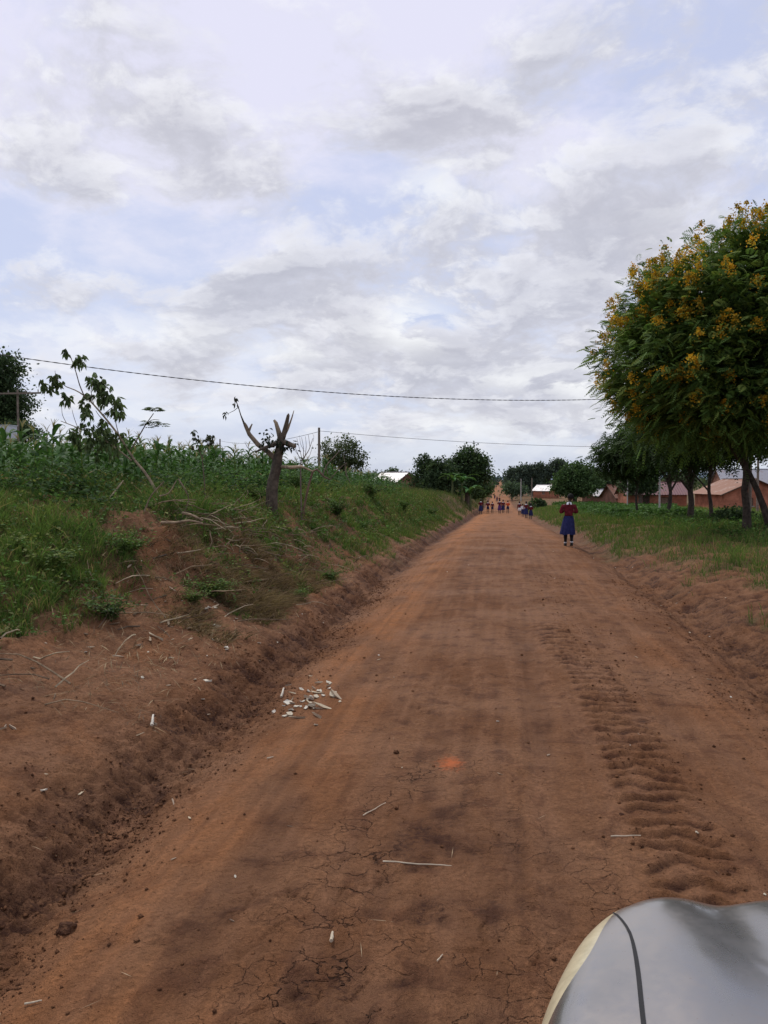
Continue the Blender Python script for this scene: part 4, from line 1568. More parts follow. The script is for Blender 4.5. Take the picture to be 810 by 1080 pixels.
# ------------------------------------------------------------------ dry litter on the bank
def litter():
    r = np.random.default_rng(5)
    n = 11000
    y = np.exp(r.uniform(math.log(5.5), math.log(22), n))
    u = r.uniform(.5, 3.4, n)
    x = xl(y) - u
    w = sst(-.3, .4, fbm(x * 1.1, y * .9, 3, 131) + .25)
    m = at(240, 560, 11)
    w = np.maximum(w * .6, 1.2 * np.exp(-(((x - m.x) / .9) ** 2 + ((y - m.y) / 2.2) ** 2)))
    k = r.uniform(0, 1, n) < w
    x, y = x[k], y[k]
    n = len(x)
    P = np.stack([x, y, H0(x, y) + r.uniform(.0, .10, n)], -1)
    D = np.stack([r.normal(size=n), r.normal(size=n), r.normal(size=n) * .35 - .05], -1)
    D /= np.linalg.norm(D, axis=1, keepdims=True)
    L = r.uniform(.04, .22, n)
    lv = Leaves()
    pal = np.array([(.28, .20, .11), (.19, .13, .075), (.12, .08, .05), (.36, .28, .16)])
    lv.add(P, D, L, r.uniform(.003, .007, n) * (1 + y * .02), pal[r.integers(0, 4, n)] * r.uniform(.7, 1.2, (n, 1)), up=np.tile([0, 0, 1.], (n, 1)), droop=.2)
    # straw bits lying on the road and in the gutters
    n = 620
    y = np.exp(r.uniform(math.log(2.0), math.log(18), n))
    x = r.uniform(-3.2, 3.4, n)
    edge = np.exp(-((x + 2.1) / .35) ** 2) + np.exp(-((x - 2.5) / .35) ** 2)
    k = r.uniform(0, 1, n) < .16 + .8 * edge + .6 * (x < -2.4)
    x, y = x[k], y[k]
    n = len(x)
    P = np.stack([x, y, H1(x, y) + .006], -1)
    a = r.uniform(0, 2 * PI, n)
    D = np.stack([np.cos(a), np.sin(a), r.uniform(-.05, .12, n)], -1)
    L = r.uniform(.02, .13, n)
    lv.add(P, D, L, r.uniform(.0016, .004, n), np.array([(.42, .32, .20), (.30, .22, .13)])[r.integers(0, 2, n)], up=np.tile([0, 0, 1.], (n, 1)))
    # fibrous roots hanging off the cut edge of the heap
    for (px, py, Y, nn) in [(165, 568, 9.3, 90), (205, 572, 9.5, 80), (268, 600, 9.9, 50), (235, 560, 10.6, 90), (100, 640, 7.6, 60), (60, 700, 6.0, 70)]:
        c = at(px, py, Y)
        xx = c.x + r.normal(size=nn) * .28
        yy = c.y + r.normal(size=nn) * .25
        P = np.stack([xx, yy, H0(xx, yy) + r.uniform(0, .12, nn)], -1)
        D = np.stack([r.normal(size=nn) * .7 + .3, r.normal(size=nn) * .5 - .5, -np.abs(r.normal(size=nn)) * .6], -1)
        lv.add(P, D, r.uniform(.08, .3, nn), .005, np.array([(.26, .18, .10), (.15, .10, .06)])[r.integers(0, 2, nn)], up=np.tile([0, 0, 1.], (nn, 1)), droop=.4)
    o = lv.build('dry_straw', M_DRY)
    tag(o, 'dry straw, roots and stalks strewn over bank and road', 'straw', kind='stuff')
    # crumbs of soil
    n = 30000
    y = np.exp(r.uniform(math.log(1.9), math.log(16), n))
    side = r.uniform(0, 1, n)
    x = np.where(side < .5, xl(y) - .12 + r.normal(size=n) * .22, np.where(side < .7, xr(y) + r.normal(size=n) * .35 + .1, r.uniform(-3.6, 2.6, n)))
    tread = (side > .93)
    x = np.where(tread, .95 + r.normal(size=n) * .24, x)
    on_road = (side >= .7) & (~tread)
    k = (r.uniform(0, 1, n) < (.35 + .6 * sst(-.1, .4, fbm(x * 1.3, y * 1.0, 3, 141))) * np.where(on_road & (x > xl(y)), .35, 1))
    x, y = x[k], y[k]
    n = len(x)
    s = .0022 + .012 * r.uniform(0, 1, n) ** 8 + .0004 * y
    P = np.stack([x, y, H1(x, y) + s * .35], -1)
    octa = np.array([(1, 0, 0), (0, 1, 0), (-1, 0, 0), (0, -1, 0), (0, 0, .8), (0, 0, -.8)], float)
    V = P[:, None, :] + octa[None] * s[:, None, None] * r.uniform(.6, 1.3, (n, 6, 1))
    f = np.array([(0, 1, 4), (1, 2, 4), (2, 3, 4), (3, 0, 4), (1, 0, 5), (2, 1, 5), (3, 2, 5), (0, 3, 5)])
    Fx = (np.arange(n)[:, None, None] * 6 + f[None]).reshape(-1)
    mk = np.zeros((n * 6, 3)) + np.array([.35, 0, .1])
    mk[:, 0] = np.repeat(r.uniform(0, .8, n), 6)
    me = mesh_np('soil_crumbs', V.reshape(-1, 3), Fx, np.full(n * 8, 3), None, False, {'mask': mk, 'mask2': mk * 0})
    o = link('soil_crumbs', me, M_SOIL)
    tag(o, 'loose crumbs of red soil along the gutters and tyre prints', 'soil crumbs', kind='stuff')


litter()


def chips():
    """pale splinters of wood left from cutting"""
    random.seed(11)
    metas = []
    for k in range(6):
        mb = MB()
        n = 5
        top = []
        for i in range(n):
            a = 2 * PI * i / n + random.uniform(-.3, .3)
            rr = random.uniform(.6, 1.1)
            top.append((math.cos(a) * rr * (2.2 if k % 2 else 1.1), math.sin(a) * rr * (.3 if k % 2 else .8), random.uniform(.0, .4)))
        bot = [(x * .9, y * .9, -.1) for x, y, z in top]
        mb.add(top + bot, [tuple(range(n)), tuple(reversed(range(n, 2 * n)))] + [(i, i + n, (i + 1) % n + n, (i + 1) % n) for i in range(n)], [(.50, .43, .31), (.36, .28, .19), (.56, .51, .40), (.44, .36, .24), (.60, .55, .45), (.30, .22, .15)][k])
        o = mb.build('wood_chip', M_WOOD)
        metas.append(o.data)
        bpy.data.objects.remove(o)
    spots = []

    def cl(px, py, Y, n, sx, sy, s, lb, gr):
        c = at(px, py, Y)
        for i in range(n):
            spots.append((c.x + random.gauss(0, sx), c.y + random.gauss(0, sy), s * min(2.0, random.lognormvariate(-.05, .5)), lb, gr))
    g1 = ('pale wood chip in the dense scatter on the bare shelf below the green tuft', 'wood chips on the bare shelf')
    g2 = ('pale wood splinter in the heap lying in the gutter', 'wood splinters heaped in the gutter')
    g3 = ('pale wood chip dropped on the trampled soil at the left edge', 'wood chips at the left edge')
    g4 = ('stray pale chip lying on the road surface', 'stray chips on the road')
    g5 = ('stray pale chip along the foot of the right bank', 'stray chips along the right bank')
    g6 = ('pale wood chip high on the left bank near the earth heap', 'wood chips high on the left bank')
    cl(205, 652, 8.6, 34, .25, .45, .026, *g1)
    cl(180, 680, 7.6, 14, .5, .6, .022, *g1)
    cl(330, 716, 6.9, 40, .13, .32, .026, *g2)
    cl(290, 735, 6.5, 8, .12, .3, .028, *g2)
    cl(8, 765, 5.0, 4, .06, .08, .024, *g3)
    cl(95, 825, 4.4, 5, .25, .2, .016, *g3)
    cl(230, 700, 7.0, 10, .4, .7, .020, *g3)
    cl(180, 600, 9.4, 12, .5, .6, .020, *g6)
    cl(290, 645, 9.5, 9, .3, 1.0, .022, *g6)
    for i in range(34):
        y = math.exp(random.uniform(math.log(2.6), math.log(24)))
        spots.append((random.uniform(-1.9, 2.2), y, random.uniform(.006, .016) * (1 + y * .02), *g4))
    for i in range(36):
        y = math.exp(random.uniform(math.log(6.5), math.log(24)))
        spots.append((float(xr(y)) + random.gauss(.5, .45), y, random.uniform(.008, .018) * (1 + y * .02), *g5))
    zs = H1(np.array([q[0] for q in spots]), np.array([q[1] for q in spots]))
    for (x, y, s, lb, gr), z in zip(spots, zs):
        o = link('wood_chip', random.choice(metas))
        o.location = (x, y, z + s * .30)
        o.scale = (s, s, s)
        o.rotation_euler = (random.uniform(-.4, .4), random.uniform(-.4, .4), random.uniform(0, 6.28))
        tag(o, lb, 'wood chip', gr)

    def stick(px, py, Y, L, rz, r0, label, tilt=0., col=(.5, .42, .30)):
        p = at(px, py, Y)
        # find where the sight line meets the soil
        p = ground_hit(px, py)
        mb = MB()
        n = 7
        pts = [((i / (n - 1) - .5) * L, .012 * L * math.sin(i * 1.7), L * math.sin(tilt) * i / (n - 1)) for i in range(n)]
        mb.tube(pts, [r0 * (1 - .4 * i / (n - 1)) for i in range(n)], 6, col, .12)
        o = mb.build('twig', M_WOOD)
        z = float(H1(np.array([p.x]), np.array([p.y]))[0])
        o.location = (p.x, p.y, z + r0 + .004)
        o.rotation_euler = (0, 0, rz)
        tag(o, label, 'twig')
    stick(442, 913, 4.3, .36, .0, .004, 'long thin straw coloured twig lying across the middle of the road')
    stick(350, 992, 3.4, .065, 1.7, .008, 'short stubby pale twig on cracked soil near the bottom of the picture')
    stick(161, 768, 5.5, .10, 1.9, .012, 'upright looking white peg of wood on the dark cut bank', .5, (.6, .55, .45))
    stick(285, 800, 4.8, .05, .8, .005, 'tiny pale splinter on the smooth orange streak of the road')
    stick(660, 886, 4.4, .16, .2, .004, 'bent straw lying beside the tyre prints near the vehicle')
    stick(395, 855, 4.2, .22, 1.1, .003, 'slim slanting grass stalk on the road left of centre')
    stick(464, 1015, 3.2, .05, 1.2, .003, 'curled dry stalk on the road just ahead of the vehicle')
    stick(35, 1062, 3.0, .06, .5, .004, 'pale sliver of wood in the bottom left corner')
    stick(298, 735, 6.0, .10, 1.6, .012, 'thick pale stake of wood standing out of the gutter heap', .6, (.62, .56, .44))
    # dark clod in the gutter
    for (px, py, s, lb) in [(70, 986, .045, 'fist sized dark clod of earth in the gutter at the lower left'),
                            (418, 795, .018, 'small dark clod on the road near the orange spot'),
                            (655, 862, .02, 'crumbly clod between two tyre lug prints')]:
        p = None
        p = ground_hit(px, py)
        bm = bmesh.new()
        bmesh.ops.create_icosphere(bm, subdivisions=3, radius=s)
        for v in bm.verts:
            n_ = float(fbm(np.array([v.co.x / s * 1.5 + px]), np.array([v.co.y / s * 1.5 + v.co.z / s * 2]), 3, 3)[0])
            v.co *= 1 + .35 * n_
            v.co.z *= .75
        me = bpy.data.meshes.new('soil_clod')
        bm.to_mesh(me)
        bm.free()
        for nm, cv in (('mask', (.9, 0, 0, 1)), ('mask2', (0, 0, 0, 1))):
            a = me.color_attributes.new(nm, 'FLOAT_COLOR', 'POINT')
            a.data.foreach_set('color', np.tile(np.array(cv, np.float32), len(me.vertices)))
        o = link('soil_clod', me, M_SOIL)
        o.location = (p.x, p.y, p.z + s * .4)
        tag(o, lb, 'clod')


chips()


# ------------------------------------------------------------------ rough growth and cut brush on the left bank
def bank_brush():
    r = np.random.default_rng(31)
    random.seed(31)
    # dead twigs raked over the bank
    mb = MB()
    for (px, py, n, sx, sy) in [(235, 550, 130, .5, 1.0), (285, 565, 120, .5, 1.2), (320, 545, 70, .5, 1.6), (205, 540, 35, .35, .5), (345, 570, 26, .4, 1.6), (120, 620, 22, .5, .5), (250, 510, 30, .6, 1.0), (30, 720, 14, .4, .4), (200, 620, 18, .4, .6)]:
        c = ground_hit(px, py + 6)
        for k in range(n):
            x = c.x + random.gauss(0, sx)
            y = c.y + random.gauss(0, sy)
            z = H(x, y)
            L = random.uniform(.18, .75)
            a = random.uniform(0, 6.28)
            el = abs(random.gauss(.12, .28))
            p = Vector((x, y, z + random.uniform(0, .06)))
            d = Vector((math.cos(a) * math.cos(el), math.sin(a) * math.cos(el), math.sin(el)))
            pts = [p]
            for q in range(4):
                d = (d + Vector((random.gauss(0, .2), random.gauss(0, .2), random.gauss(-.12, .15)))).normalized()
                p = p + d * L / 4
                pts.append(p)
            r0 = random.uniform(.004, .011)
            cc = random.choice([(.24, .17, .10), (.15, .10, .06), (.34, .27, .17), (.10, .07, .045)])
            mb.tube(pts, [r0, r0 * .9, r0 * .8, r0 * .6, r0 * .3], 4, cc)
    o = mb.build('brushwood', M_BARK)
    tag(o, 'dead twigs and cut brush strewn down the left bank', 'brushwood', kind='stuff')

    # leafy weeds one can tell apart
    def weed(px, py, h, w, pal, label, leaf=.05, n=150, dry=0):
        c = ground_hit(px, py)
        root = empty('weed', c, label, 'weed', rz=0)
        mb = MB()
        lv = Leaves()
        for k in range(16):
            a = random.uniform(0, 6.28)
            e = Vector((math.cos(a) * w * random.uniform(.2, 1), math.sin(a) * w * random.uniform(.2, 1), h * random.uniform(.55, 1.05)))
            m_ = Vector((e.x * .3, e.y * .3, e.z * .55))
            mb.tube([(0, 0, -.03), m_, e], [.007, .005, .002], 5, (.12, .13, .05))
            nn = n * 3 // 16
            f = r.uniform(.15, 1, nn)[:, None]
            P = np.where(f < .5, np.array(m_)[None] * f * 2, np.array(m_)[None] + (np.array(e) - np.array(m_))[None] * (f - .5) * 2)
            D = r.normal(size=(nn, 3)) * .8
            D[:, 2] = np.abs(D[:, 2]) * .4 + .1
            lv.add(P + r.normal(size=(nn, 3)) * .03, D, leaf * r.uniform(.6, 1.5, nn), leaf * .42, np.array(pal)[r.integers(0, len(pal), nn)] * r.uniform(.65, 1.35, (nn, 1)), up=np.tile([0, 0, 1.], (nn, 1)) + r.normal(size=(nn, 3)) * .4, droop=.4)
        mb.build('stem', M_BARK, root)
        lv.build('leaves', M_LEAF, root)
    g = [(.08, .15, .03), (.12, .19, .045), (.06, .115, .03)]
    y_ = [(.17, .20, .05), (.13, .17, .05)]
    d_ = [(.06, .09, .035), (.045, .07, .03)]
    weed(222, 630, .20, .42, y_ + g, 'bright green leafy tuft alone on bare soil below the brush', .045, 330)
    weed(203, 636, .13, .24, y_ + g, 'smaller green tuft at the left of the lone bright tuft', .04, 160)
    weed(316, 634, .16, .34, y_ + g, 'low green clump near the gutter right of the lone bright tuft', .04, 200)
    weed(345, 612, .16, .36, g, 'spreading low weed at the foot of the bank beside the gutter', .04, 200)
    weed(118, 655, .24, .42, d_ + g, 'dull green weed tuft at the lower edge of the left grass', .05, 220)
    weed(56, 606, .26, .35, y_ + g, 'wide pale green weed clump in the grass at the far left', .05, 320)
    weed(135, 588, .28, .3, g, 'round green clump left of the red earth heap', .045, 300)
    weed(30, 585, .22, .3, y_, 'yellowish weed clump in the grass near the left edge', .05, 220)
    weed(382, 560, .34, .3, g, 'dark upright weed halfway along the left bank', .06, 220)
    weed(355, 545, .42, .4, d_ + g, 'shoulder high weed standing right of the fallen cut branch', .06, 300)
    weed(268, 532, .40, .35, g + y_, 'tall leafy weed at the left foot of the lopped trunk', .06, 280)
    weed(312, 520, .55, .4, g, 'bushy tall weed right of the lopped trunk', .06, 320)
    weed(335, 515, .5, .5, g + d_, 'wide dark weed clump below the thin pole', .07, 320)
    weed(240, 515, .5, .45, d_ + g, 'tangled dark weed between the sapling and the lopped trunk', .06, 320)
    weed(205, 515, .45, .4, g, 'leafy weed growing behind the bent branches', .06, 300)
    weed(120, 520, .45, .5, d_ + g, 'thick dark weed around the base of the castor sapling', .06, 340)
    weed(390, 528, .6, .5, d_ + g, 'dark tall weed on the bank top left of the tin roofed hut', .08, 320)
    weed(425, 540, .5, .5, g, 'green weed on the bank face below the tin roofed hut', .08, 260)
    weed(455, 545, .5, .6, d_ + g, 'dark weed low on the bank where it nears the schoolchildren', .09, 260)


bank_brush()
# ------------------------------------------------------------------ buildings
def brick_mat(name, c1, c2, mortar):
    m, nt, out = mat_new(name)
    t = NT(nt)
    o = t.obj()
    sp = t.n('ShaderNodeSeparateXYZ')
    nt.links.new(o, sp.inputs[0])
    cb = t.n('ShaderNodeCombineXYZ')
    t.put(cb.inputs[0], t.math('ADD', sp.outputs[0], sp.outputs[1]))
    t.put(cb.inputs[1], sp.outputs[2])
    br = t.n('ShaderNodeTexBrick')
    nt.links.new(cb.outputs[0], br.inputs['Vector'])
    br.inputs['Scale'].default_value = 1.0
    br.inputs['Brick Width'].default_value = .24
    br.inputs['Row Height'].default_value = .10
    br.inputs['Mortar Size'].default_value = .012
    br.inputs['Color1'].default_value = (*c1, 1)
    br.inputs['Color2'].default_value = (*c2, 1)
    br.inputs['Mortar'].default_value = (*mortar, 1)
    n1 = t.noise(o, 1.3, 5, .6)
    sc = t.vmath('SCALE', br.outputs['Color'], scale=t.ramp(n1, .3, .7, .7, 1.25))
    dirt = t.ramp(sp.outputs[2], .9, .0, 0, .5)
    c = t.mix(dirt, sc, (.16, .075, .04))
    b = t.bsdf(c, .9, 0, .15, t.bump(br.outputs['Fac'], -.4, .01))
    nt.links.new(b.outputs[0], out.inputs[0])
    return m


def tin_mat(name, c, rust=.3, rustc=(.20, .09, .05)):
    m, nt, out = mat_new(name)
    t = NT(nt)
    o = t.obj()
    n1 = t.noise(o, .9, 6, .65)
    n2 = t.noise(o, 9, 4, .6)
    f = t.ramp(t.math('ADD', n1, t.math('MULTIPLY', n2, .3)), .75 - rust * .5, .95 - rust * .4)
    cc = t.mix(f, c, rustc)
    b = t.bsdf(cc, .55, .25, .4, t.bump(n2, .2, .01))
    nt.links.new(b.outputs[0], out.inputs[0])
    return m


M_BRICK = brick_mat('orange_brick', (.42, .145, .08), (.34, .11, .06), (.27, .16, .11))
M_BRICK2 = brick_mat('dull_brick', (.24, .11, .07), (.20, .09, .06), (.20, .13, .09))
M_TIN_LIGHT = tin_mat('pale_tin', (.62, .60, .58), .1)
M_TIN_BROWN = tin_mat('weathered_tin', (.34, .27, .23), .75)
M_TIN_MAROON = tin_mat('maroon_tin', (.17, .085, .085), .2)
M_TIN_GREY = tin_mat('grey_tin', (.30, .30, .32), .1)
M_DARKWOOD = simple_mat('dark_wood', (.07, .045, .03), .8, 6, .3)
M_SHUTTER = simple_mat('shutter_wood', (.20, .13, .09), .8, 6, .3)
M_CONC = simple_mat('concrete', (.33, .31, .28), .9, 5, .2, .3)
M_POLE = simple_mat('pole_timber', (.17, .135, .105), .9, 7, .3, .4)
M_CABLE = simple_mat('cable', (.02, .02, .022), .6, 5, .1)
M_TANK = simple_mat('painted_board', (.50, .52, .55), .7, 3, .1)


def house(label, px, Y, w, d, hw, hr, rz, wall, roof, name='brick_house', windows=(), doors=(), over=.35, base_dz=0., cat='house', axis='x'):
    """w along local x, d along local y; ridge along local x (or y); front is local -y"""
    x = at(px, 520, Y).x
    root = empty(name, (x, Y, H(x, Y) + base_dz), label, cat, rz=rz)
    mb = MB()
    a, b = w / 2, d / 2
    th = .18

    def wallbox(x0, x1, y0, y1, z0, z1):
        mb.box(((x0 + x1) / 2, (y0 + y1) / 2, (z0 + z1) / 2), (x1 - x0, y1 - y0, z1 - z0))
    # front wall with openings cut out (openings: x centre, width, z0, z1)
    ops = sorted([(c, ww, z0, z1) for c, ww, z0, z1 in list(windows) + list(doors)])
    cur = -a
    for c, ww, z0, z1 in ops:
        wallbox(cur, c - ww / 2, -b, -b + th, -.6, hw)
        if z0 > 0:
            wallbox(c - ww / 2, c + ww / 2, -b, -b + th, -.6, z0)
        wallbox(c - ww / 2, c + ww / 2, -b, -b + th, z1, hw)
        cur = c + ww / 2
    wallbox(cur, a, -b, -b + th, -.6, hw)
    wallbox(-a, a, b - th, b, -.6, hw)
    wallbox(-a, -a + th, -b + th, b - th, -.6, hw)
    wallbox(a - th, a, -b + th, b - th, -.6, hw)
    # gables
    rise = hr - hw
    if axis == 'x':
        for sx in (-1, 1):
            x0, x1 = (-a, -a + th) if sx < 0 else (a - th, a)
            mb.add([(x0, -b, hw), (x0, b, hw), (x0, 0, hr - .03), (x1, -b, hw), (x1, b, hw), (x1, 0, hr - .03)],
                   [(0, 2, 1), (3, 4, 5), (0, 1, 4, 3), (1, 2, 5, 4), (2, 0, 3, 5)])
    else:
        for sy in (-1, 1):
            y0, y1 = (-b, -b + th) if sy < 0 else (b - th, b)
            mb.add([(-a, y0, hw), (a, y0, hw), (0, y0, hr - .03), (-a, y1, hw), (a, y1, hw), (0, y1, hr - .03)],
                   [(0, 1, 2), (3, 5, 4), (0, 3, 4, 1), (1, 4, 5, 2), (2, 5, 3, 0)])
    mb.build('wall', wall, root)
    # roof: corrugated sheets, two slopes
    mb = MB()
    span = b if axis == 'x' else a
    length = (a if axis == 'x' else b) + over
    slope = rise / span
    n = max(16, int(length * 2 / .15))
    for s in (-1, 1):
        vs, fs = [], []
        for i in range(n + 1):
            t_ = -length + 2 * length * i / n
            dz = .018 * (1 if i % 2 else -1)
            e = span + over
            p0 = (t_, 0, hr + dz + .04)
            p1 = (t_, s * e, hr - slope * e + dz + .04)
            if axis != 'x':
                p0 = (p0[1], p0[0], p0[2])
                p1 = (p1[1], p1[0], p1[2])
            vs += [p0, p1, (p0[0], p0[1], p0[2] - .03), (p1[0], p1[1], p1[2] - .03)]
        for i in range(n):
            fs.append((4 * i, 4 * i + 1, 4 * i + 5, 4 * i + 4))
            fs.append((4 * i + 2, 4 * i + 6, 4 * i + 7, 4 * i + 3))
            fs.append((4 * i + 1, 4 * i + 3, 4 * i + 7, 4 * i + 5))
        fs.append((0, 2, 3, 1))
        fs.append((4 * n, 4 * n + 1, 4 * n + 3, 4 * n + 2))
        mb.add(vs, fs)
    rf = mb.build('roof', roof, root)
    mb = MB()
    if axis == 'x':
        mb.box((0, 0, hr + .075), (2 * length, .3, .03))
    else:
        mb.box((0, 0, hr + .075), (.3, 2 * length, .03))
    mb.build('ridge_cap', roof, rf)
    # fascia boards along the gable edges
    e = span + over
    for sl in (-1, 1):
        for s in (-1, 1):
            A = Vector((sl * (length + .015), 0, hr - .05))
            B = Vector((sl * (length + .015), s * e, hr - slope * e - .05))
            if axis != 'x':
                A = Vector((A.y, A.x, A.z))
                B = Vector((B.y, B.x, B.z))
            mb = MB()
            mb.tube([A, B], .06, 4, (.1, .06, .04))
            mb.build('bargeboard', M_DARKWOOD, rf)
    for c, ww, z0, z1 in windows:
        mb = MB()
        zc, hh = (z0 + z1) / 2, z1 - z0
        for q in (-1, 1):
            mb.box((c + q * (ww / 2 - .03), -b + .06, zc), (.06, .09, hh))
            mb.box((c, -b + .06, zc + q * (hh / 2 - .03)), (ww - .12, .088, .06))
        wn = mb.build('window', M_DARKWOOD, root)
        mb = MB()
        for q in (-1, 1):
            mb.box((c + q * (ww / 4 - .02), -b + .09, zc), (ww / 2 - .07, .03, hh - .12))
        mb.build('shutter', M_SHUTTER, wn)
        mb = MB()
        mb.box((c, -b - .03, z0 - .04), (ww + .2, .12, .06))
        mb.build('sill', M_CONC, wn)
    for c, ww, z0, z1 in doors:
        mb = MB()
        mb.box((c, -b + .08, (z0 + z1) / 2), (ww - .02, .04, z1 - z0 - .01))
        for q in range(4):
            mb.box((c - ww / 2 + ww * (q + .5) / 4, -b + .055, (z0 + z1) / 2), (ww / 4 - .03, .02, z1 - z0 - .1))
        dr = mb.build('door', M_DARKWOOD, root)
        mb = MB()
        mb.tube([(c + ww * .36, -b + .04, 1.0), (c + ww * .36, -b - .01, 1.0), (c + ww * .36, -b - .01, 1.12)], .012, 6)
        mb.build('handle', M_CONC, dr)
    return root


# gable-fronted brick house behind the flowering tree: gable wall faces the road, roof slope seen on its left
house('large gabled orange brick house with weathered brown tin roof behind the flowering tree', 779, 96, 6.8, 8.0, 2.3, 3.8, math.radians(8), M_BRICK, M_TIN_BROWN,
      windows=[(-.6, .9, .9, 1.75), (2.1, .8, .9, 1.7)], axis='y', over=.5, base_dz=-.45)
house('brick house with maroon roof and a small dark window left of the big gabled house', 687, 104, 7.0, 5.5, 2.1, 3.5, math.radians(4), M_BRICK, M_TIN_MAROON,
      windows=[(.9, .9, .75, 1.65)], doors=[(-1.3, .85, 0, 1.95)], axis='x', base_dz=-.35)
house('low hut with a dull brown thatch coloured roof between the pole and maroon roof', 654, 112, 3.4, 3.6, 1.6, 3.1, math.radians(25), M_BRICK2, M_TIN_BROWN, windows=[(.5, .6, .7, 1.3)], name='hut', base_dz=-.2)
house('small shed with a bright white tin roof beyond the green crop', 634, 125, 4.2, 4, 1.7, 2.55, math.radians(22), M_BRICK2, M_TIN_LIGHT, windows=[(.4, .6, .7, 1.3)], name='shed', axis='x', base_dz=-.2)
house('distant orange brick house with pale lean roof beside the far road', 576, 190, 4.6, 3.6, 1.7, 2.9, math.radians(-40), M_BRICK, M_TIN_LIGHT, windows=[(.6, .8, .8, 1.6)], base_dz=.2)
house('mud brick hut with a pale tin roof on the rise left of the road', 417, 105, 4.4, 4.2, 1.5, 2.7, math.radians(-38), M_BRICK2, M_TIN_LIGHT, windows=[(.4, .6, .6, 1.2)], name='hut', base_dz=.0)
house('long dark roofed building high on the slope at the far right', 800, 170, 16, 8, 3.2, 6.0, math.radians(3), M_BRICK2, M_TIN_GREY, windows=[(-3, 1, 1, 2.1), (1, 1, 1, 2.1)], name='building', cat='building', base_dz=.6)


def pole(label, px, Y, pytop, r0=.11, mat=M_POLE, arm=0, cat='utility pole', ins=True):
    p = at(px, pytop, Y)
    z0 = H(p.x, Y)
    h = p.z - z0
    root = empty('utility_pole', (p.x, Y, z0), label, cat)
    mb = MB()
    mb.tube([(0, 0, -.4), (0, 0, h * .5), (0, 0, h)], [r0, r0 * .85, r0 * .7], 10, (.17, .13, .1))
    mb.build('post', mat, root)
    if arm:
        mb = MB()
        mb.box((0, -r0, h - .25), (arm, .09, .11))
        mb.build('crossarm', mat, root)
        for s in (-1, -.4, .4, 1):
            mb = MB()
            mb.tube([(s * arm * .45, -r0, h - .2), (s * arm * .45, -r0, h - .12), (s * arm * .45, -r0, h - .08), (s * arm * .45, -r0, h - .02)], [.015, .05, .03, .045], 8)
            mb.build('insulator', M_CONC, root)
    elif ins:
        mb = MB()
        mb.tube([(0, -r0, h - .3), (0, -r0 - .08, h - .3), (0, -r0 - .1, h - .22)], [.02, .02, .03], 6)
        mb.build('insulator', M_CONC, root)
    return Vector((p.x, Y, p.z))


pA = pole('thin dark utility pole left of the airy round tree', 336.5, 48, 451, .10)
pB = pole('tiny far utility pole showing above the maize', 232, 90, 463, .11)
pC = pole('utility pole with a long crossarm in front of the leftmost tree', 18.5, 50, 411, .09, arm=3.4)
pD = pole('far pole left of the other near the distant tree row', 549.5, 170, 505, .13, mat=M_CONC)
pE = pole('far darker pole right of the other near the distant tree row', 561, 150, 504, .13)
pF = pole('slim pole beside the shady tree left of the maroon roof', 662, 90, 496, .07, mat=M_CONC)
pG = pole('pale concrete post standing in front of the maroon roofed house', 696, 62, 498, .075, mat=M_CONC, ins=False)


def cable(label, a, b, sag, r=.012, twist=False):
    n = 60
    a, b = Vector(a), Vector(b)
    mb = MB()
    ln = (b - a).length
    if twist:
        for ph in (0, PI):
            pts = []
            m = 420
            for i in range(m + 1):
                f = i / m
                p = a.lerp(b, f)
                p.z -= sag * 4 * f * (1 - f)
                an = f * ln / .55 * 2 * PI + ph
                pts.append(p + Vector((0, math.cos(an), math.sin(an))) * r * .9)
            mb.tube(pts, r, 5, (.02, .02, .02))
    else:
        pts = []
        for i in range(n + 1):
            f = i / n
            p = a.lerp(b, f)
            p.z -= sag * 4 * f * (1 - f)
            pts.append(p)
        mb.tube(pts, r, 5, (.02, .02, .02))
    o = mb.build('power_cable', M_CABLE)
    return tag(o, label, 'cable')


# main twisted service cable from a near pole (left, out of frame) to one behind the flowering tree
pL = pole('utility pole just outside the left edge carrying the twisted cable', -60, 22, 358, .11)
pR = pole('utility pole half hidden behind the crown of the flowering tree', 793, 42, 405, .09)
cable('thick twisted black cable sagging across the sky from left to flowering tree', pL + Vector((0, -.1, -.2)), pR + Vector((0, -.12, -.2)), 1.05, .009, True)
cable('faint thin wire low over the trees from the thin pole to the right', pA + Vector((0, -.1, -.2)), at(800, 468, 66), .55, .012)
cable('faint thin wire between the tiny far pole and the thin pole', pB + Vector((0, -.1, -.2)), pA + Vector((0, -.1, -.25)), .5, .014)
pH = pole('utility pole hidden behind the crown of the flowering tree at the far side', 800, 66, 466, .11)

# pale water tank house at far left
p = at(6, 456, 48)
root = empty('water_tank', (p.x, 48, H(p.x, 48)), 'pale grey box shaped water tank on a stand at the left edge', 'water tank')
hz = p.z - H(p.x, 48)
mb = MB()
mb.box((0, 0, hz), (1.0, .9, .85))
mb.box((0, 0, hz + .44), (1.08, .98, .04))
mb.build('tank', M_TANK, root)
for sx in (-.4, .4):
    for sy in (-.35, .35):
        mb = MB()
        mb.tube([(sx, sy, -.1), (sx, sy, hz - .43)], .04, 6)
        mb.build('leg', M_POLE, root)


